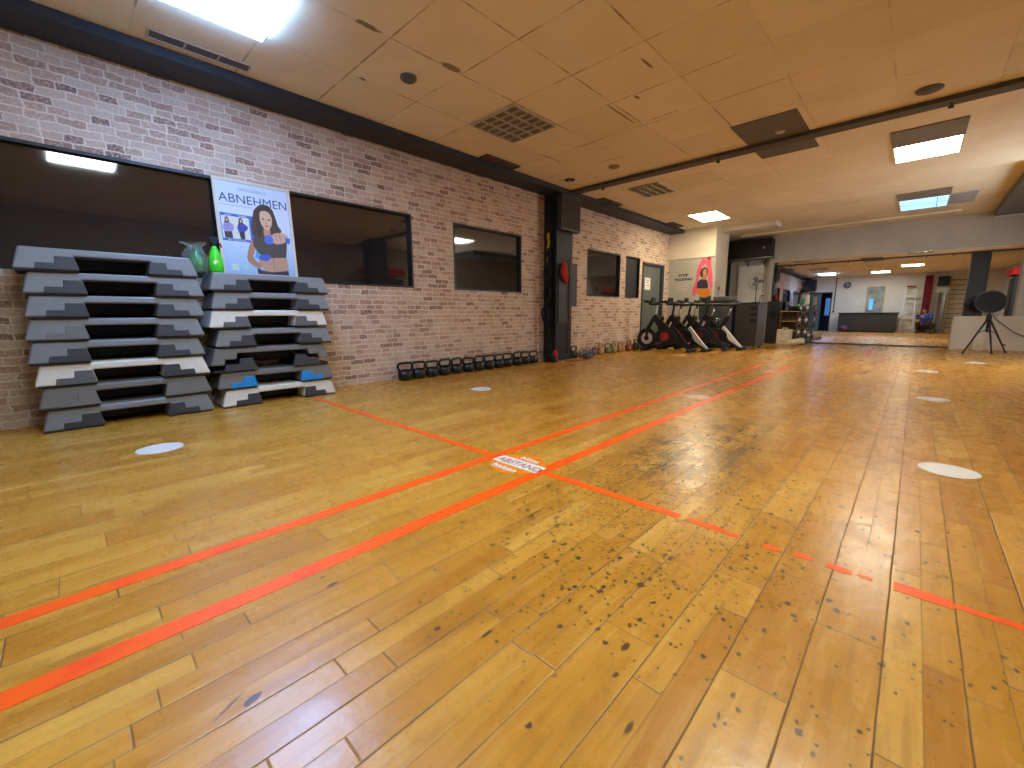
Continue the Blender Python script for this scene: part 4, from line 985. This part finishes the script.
b = MB(); b.tube([(-4.03, YR, 2.4), (-4.03, YR+.06, 2.4)], .03); b.build('wall_bracket', m_steel, k_)
t = root('bar_counter', 'long black counter mirrored along the rear wall', 'counter', (-1.67, YR+.45, 0))
b = MB(); b.box(-1.05, 1.05, -.20, .20, .06, .86); b.build('body', m_dgrey, t, bevel=.006)
b = MB(); b.box(-1.09, 1.09, -.24, .24, .86, .90); b.build('worktop', m_blk, t, bevel=.004)
b = MB(); b.box(-1.02, 1.02, -.17, .17, 0, .06); b.build('plinth', m_blk2, t)
b = MB(); b.lathe([(.06, 0), (.16, .05), (.20, .14), (.18, .24), (.08, .30)], Matrix.Translation((-2.45, YR+.85, 0))); tag(b.build('beanbag', mat('plum cloth', (86, 50, 72), .8), smooth=True), 'plum coloured round bag on the floor before the counter', 'bag')
t = root('framed_mirror', 'tall framed mirror on the wall over the counter', 'mirror', (-1.50, YR, .92))
b = MB(); b.box(-.32, -.28, 0, .03, 0, 1.18); b.box(.28, .32, 0, .03, 0, 1.18); b.box(-.28, .28, 0, .03, 1.14, 1.18); b.build('frame', m_wood, t)
b = MB(); b.box(-.28, .28, .005, .012, 0, 1.14); b.build('glass', mat('pale glass', (150, 150, 140), .2, var=.2, scale=3), t)
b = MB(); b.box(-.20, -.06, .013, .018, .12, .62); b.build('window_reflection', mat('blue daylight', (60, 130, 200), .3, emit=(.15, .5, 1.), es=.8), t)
t = root('step_ladder', 'bright metal step ladder leaning before the rear wall, seen in the mirror', 'ladder', (-.30, YR+.35, 0))
for s in (-1, 1):
    b = MB(); b.tube([(s*.23, .14, .01), (s*.16, -.24, 2.05)], .020, 6); b.build('rail', m_sticker, t)
for k in range(7):
    f = .10+.115*k; b = MB(); w = .23-.07*f; y = .14-.38*f; z = 2.05*f
    b.box(-w, w, y-.05, y+.04, z-.014, z+.014); b.build('tread', m_paper, t)
b = MB(); b.box(-.16, .16, -.27, -.19, 2.02, 2.08); b.build('top_cap', m_redd, t)
b = MB()
n = 16; v0 = []
for i in range(n+1):
    x = .10+.26*i/n; v0.append((x, YR+.08+.03*math.sin(i*1.7)))
b.prism(v0+[(x, y+.012) for x, y in v0[::-1]], 'z', .03, 2.50)
tag(b.build('curtain', mat('dark pink cloth', (150, 44, 60), .8)), 'dark pink curtain hanging behind the crouching person', 'curtain')
b = MB(); b.box(.50, .86, YR, YR+.30, 2.02, 2.42); tag(b.build('loudspeaker', m_blk, bevel=.01), 'black loudspeaker high in the rear right corner, seen in the mirror', 'speaker')
for i, (x, a, m) in enumerate(((.50, 4, m_steel), (.62, 7, m_woodd), (.74, 5, m_steel))):
    b = MB(); b.box(-.05, .05, -.02, .02, 0, 1.75); o = b.build('leaning_board', m, loc=(x, YR+.26, .01)); o.rotation_euler = (R(a), 0, R(6*i)); tag(o, ['thin metal board leaning on the rear wall beside the curtain', 'brown board leaning on the rear wall between two metal ones', 'metal board leaning on the rear wall nearest the wall bars'][i], 'board')
t = root('wall_bars', 'wooden wall bars on the rear wall, seen in the mirror', 'wall bars', (1.25, YR+.12, 0))
for s in (-1, 1):
    b = MB(); b.box(s*.36-.02, s*.36+.02, -.06, .05, 0, 2.4); b.build('post', m_wood, t)
for k in range(11):
    b = MB(); b.tube([(-.35, .02, .25+.2*k), (.35, .02, .25+.2*k)], .017, 8); b.build('rung', m_woodd, t, True)
t = root('display_shelf', 'dark shelf with red items, mirrored at the right', 'shelf', (2.1, 6.3, 0), R(0))
b = MB(); b.box(-.25, -.22, -.5, .5, 0, 1.75); b.box(.20, .25, -.5, .5, 0, 1.75); b.box(-.22, .20, -.5, -.46, 0, 1.75); b.box(-.22, .20, .46, .5, 0, 1.75); b.build('side_board', m_blk, t)
for k in range(5):
    b = MB(); b.box(-.22, .20, -.46, .46, .08+.36*k, .11+.36*k); b.build('shelf_board', m_blk, t)
b = MB(); b.box(1.78, 2.38, 5.75, 6.85, 1.82, 2.02); tag(b.build('shop_canopy', m_red, bevel=.02), 'red rounded canopy above the dark shelf at the right', 'canopy')
for k in range(4):
    for j in range(3):
        b = MB(); b.lathe([(.06, 0), (.09, .03), (.10, .10), (.07, .17), (.03, .19)], Matrix.Translation((2.0, 6.0+.3*j, .11+.36*k))); tag(b.build('boxing_glove', m_red if (j+k) % 2 else m_blk, smooth=True), '%s boxing glove, %s on shelf board %s of the dark shelf' % ('red' if (j+k) % 2 else 'black', ['nearest', 'in the middle', 'farthest'][j], ['one', 'two', 'three', 'four'][k]), 'boxing glove', 'gloves on the dark shelf')

# ---------------------------------------------------------------- the crouching photographer
def skinned(name, verts, edges, m, parent, root_i=0, sub=2):
    me = bpy.data.meshes.new(name); me.from_pydata([v[:3] for v in verts], edges, []); me.materials.append(m)
    o = bpy.data.objects.new(name, me); col.objects.link(o)
    if parent: o.parent = parent
    sk = o.modifiers.new('skin', 'SKIN'); sk.use_smooth_shade = True; sk.branch_smoothing = .6
    if not me.skin_vertices: me.skin_vertices.new() if hasattr(me.skin_vertices, 'new') else None
    for i, v in enumerate(verts):
        d_ = me.skin_vertices[0].data[i]; r = v[3]; d_.radius = (r, r) if not isinstance(r, tuple) else r
        d_.use_root = (i == root_i)
    ss = o.modifiers.new('sub', 'SUBSURF'); ss.levels = sub; ss.render_levels = sub
    return o
fw = Vector((-.69, .724, 0)); rt = Vector((.724, .69, 0))
pc = Vector((0, 0, .75)) - fw*.05        # phone centre, just behind the lens
t = root('person', 'person in a blue top crouching on the floor with a phone, seen in the mirror', 'person', (0, 0, 0))
hl = pc - rt*.075 - fw*.012; hr = pc + rt*.075 - fw*.012
bx_, by_ = .26, -.52
SHL = Vector((bx_-.15, by_-.08, .80)); SHR = Vector((bx_+.17, by_+.08, .80))
EL = Vector((bx_-.22, by_+.10, .62)); ER = Vector((bx_+.20, by_+.34, .62))
WL = hl + Vector((-.01, -.075, -.045)); WR = hr + Vector((.05, -.045, -.05))
V = [(bx_+.02, by_-.22, .30, .13), (bx_+.01, by_-.14, .48, .115), (bx_, by_-.06, .68, (.125, .10)), (bx_, by_, .84, .055), (bx_-.01, by_+.03, .90, .05),
     (*SHL, .05), (*EL, .038), (*WL, .024), (*SHR, .05), (*ER, .038), (*WR, .024),
     (bx_-.16, by_-.24, .30, .085), (bx_-.22, by_+.12, .46, .062), (bx_-.18, by_-.14, .10, .040), (bx_-.19, by_+.03, .035, .032),
     (bx_+.17, by_-.18, .30, .085), (bx_+.30, by_+.14, .42, .062), (bx_+.22, by_-.12, .10, .040), (bx_+.24, by_+.06, .035, .032)]
E_ = [(0, 1), (1, 2), (2, 3), (3, 4), (2, 5), (5, 6), (6, 7), (2, 8), (8, 9), (9, 10), (0, 11), (11, 12), (12, 13), (13, 14), (0, 15), (15, 16), (16, 17), (17, 18)]
def grow(v, d_):
    r = v[3]; return (*v[:3], (r[0]+d_, r[1]+d_) if isinstance(r, tuple) else r+d_)
body = skinned('body', V, E_, m_skin, t)
tv = [grow(V[i], .012) for i in (0, 1, 2, 3, 5, 6, 8, 9)]
tv[3] = (bx_, by_-.005, .825, .06)
# sleeves end above the wrists
sl = Vector(V[6][:3]).lerp(Vector(V[7][:3]), .75); sr = Vector(V[9][:3]).lerp(Vector(V[10][:3]), .75)
tv += [(*sl, .034), (*sr, .034)]
skinned('blue_top', tv, [(0, 1), (1, 2), (2, 3), (2, 4), (4, 5), (5, 8), (2, 6), (6, 7), (7, 9)], m_bluec, t)
lv = [grow(V[i], .014) for i in (0, 11, 12, 13, 15, 16, 17)]
skinned('trousers', lv, [(0, 1), (1, 2), (2, 3), (0, 4), (4, 5), (5, 6)], m_trous, t)
for i in (14, 18):
    x, y, z, r = V[i]
    b = MB(); b.ell((x, y+.01, .045), (.05, .13, .045), 16); b.box(x-.048, x+.048, y-.11, y+.13, 0, .02); b.build('shoe', m_blk, t, 'auto')
# head looking at the phone
hd_c = Vector((bx_-.03, by_+.05, .985)); look = (pc-hd_c); ang = math.atan2(-look.x, look.y)
HMx = Matrix.Translation(hd_c) @ Matrix.Rotation(ang, 4, 'Z') @ Matrix.Rotation(R(-22), 4, 'X')
b = MB(); bmesh.ops.create_uvsphere(b.b, u_segments=24, v_segments=18, radius=1)
for v in b.b.verts:
    x, y, z = v.co
    w = 1 - .22*max(0, -z)**1.5
    v.co = (x*.074*w, y*.092*(1-.10*max(0, -z)), z*.112)
for v in b.b.verts:
    x, y, z = v.co
    if y > .07 and abs(x) < .014 and -.035 < z < .01: v.co.y += .018*(1-abs(x)/.014)
    if y > .05 and .005 < z < .028 and .015 < abs(x) < .045: v.co.y -= .008
b.b.transform(HMx); head = b.build('head', m_skin, t, True)
for s in (-1, 1):
    b = MB(); b.ell((s*.028, .078, .012), (.013, .010, .008), 12, HMx); b.build('eye', m_paper, head, True)
    b = MB(); b.ell((s*.028, .086, .012), (.005, .004, .005), 10, HMx); b.build('pupil', m_hair, head, True)
    b = MB(); b.ell((s*.075, -.005, 0), (.010, .022, .032), 12, HMx); b.build('ear', m_skin, head, True)
b = MB(); b.ell((0, .083, -.048), (.024, .008, .007), 12, HMx); b.build('mouth', m_redd, head, True)
b = MB(); bmesh.ops.create_uvsphere(b.b, u_segments=24, v_segments=16, radius=1)
for v in list(b.b.verts):
    if v.co.z < -.25 - .5*v.co.y and v.co.y > -.2: b.b.verts.remove(v)
for v in b.b.verts:
    if v.co.y > .45 and v.co.z < .45: v.co.z = .45 + (v.co.z-.45)*.15
for v in b.b.verts: v.co = (v.co.x*.084, v.co.y*.100-.008, v.co.z*.122+.006)
b.b.transform(HMx); b.build('hair', m_hair, t, True)
# hands: palm and five bent fingers closed round the phone edges
for s, hc, wr in ((-1, hl, WL), (1, hr, WR)):
    side = rt*s                       # outward along the phone
    palm = hc + side*.018 - fw*.022 + Vector((0, 0, -.012))
    vv = [(*wr, .024), (*(wr*.45+palm*.55), (.030, .020)), (*palm, (.034, .018))]; ee = [(0, 1), (1, 2)]
    for j in range(4):
        z0 = .028 - .019*j
        base_ = palm + Vector((0, 0, z0+.002)) + side*.010
        ln_ = [.9, 1., .95, .8][j]
        p1 = base_ + side*.016 + fw*.014*ln_; p2 = base_ + side*.006 + fw*.034*ln_; p3 = base_ - side*.014*ln_ + fw*.040*ln_
        k0 = len(vv); vv += [(*base_, .0085), (*p1, .0082), (*p2, .0076), (*p3, .0066)]; ee += [(2, k0), (k0, k0+1), (k0+1, k0+2), (k0+2, k0+3)]
    tb = palm - side*.012 + Vector((0, 0, -.014)) - fw*.004
    k0 = len(vv); vv += [(*tb, .012), (*(tb - side*.022 + Vector((0, 0, .018)) + fw*.002), .0095), (*(tb - side*.036 + Vector((0, 0, .034)) + fw*.006), .0085)]; ee += [(1, k0), (k0, k0+1), (k0+1, k0+2)]
    skinned('hand', vv, ee, m_skin, t, root_i=0, sub=1)
ph = root('phone', 'dark phone held sideways by the crouching person', 'phone', pc)
ph.rotation_euler = (0, 0, math.atan2(rt.y, rt.x))
b = MB(); b.box(-.072, .072, -.004, .004, -.036, .036); b.build('case', m_blk, ph, bevel=.003)
b = MB(); b.box(-.066, .066, -.0048, -.004, -.031, .031); b.build('screen', glassy('phone glass', (20, 20, 26)), ph)

# ---------------------------------------------------------------- world, camera
w = bpy.data.worlds.new('world'); bpy.context.scene.world = w; w.use_nodes = True
bgn = w.node_tree.nodes['Background']; bgn.inputs[0].default_value = (.30, .26, .22, 1); bgn.inputs[1].default_value = .05
cam = bpy.data.cameras.new('camera'); co = bpy.data.objects.new('camera', cam); col.objects.link(co)
yaw, pitch, roll, foc = -0.760719, -0.1644545, -0.00643, 420.7
f = Vector((math.sin(yaw)*math.cos(pitch), math.cos(yaw)*math.cos(pitch), math.sin(pitch)))
r = Vector((math.cos(yaw), -math.sin(yaw), 0)); u = r.cross(f)
r2 = r*math.cos(roll)+u*math.sin(roll); u2 = -r*math.sin(roll)+u*math.cos(roll)
Mx = Matrix(((r2.x, u2.x, -f.x, 0), (r2.y, u2.y, -f.y, 0), (r2.z, u2.z, -f.z, .75), (0, 0, 0, 1)))
co.matrix_world = Mx
cam.sensor_fit = 'HORIZONTAL'; cam.sensor_width = 36.; cam.lens = foc*36/1024
cam.clip_start = .02; cam.clip_end = 60
sc = bpy.context.scene
sc.camera = co
sc.view_settings.view_transform = 'Standard'; sc.view_settings.look = 'None'; sc.view_settings.gamma = 1
sc.view_settings.use_curve_mapping = False
sc.view_settings.exposure = .45
sc.cycles.use_denoising = True
sc.cycles.max_bounces = 8; sc.cycles.diffuse_bounces = 5; sc.cycles.glossy_bounces = 4
sc.cycles.sample_clamp_indirect = 6
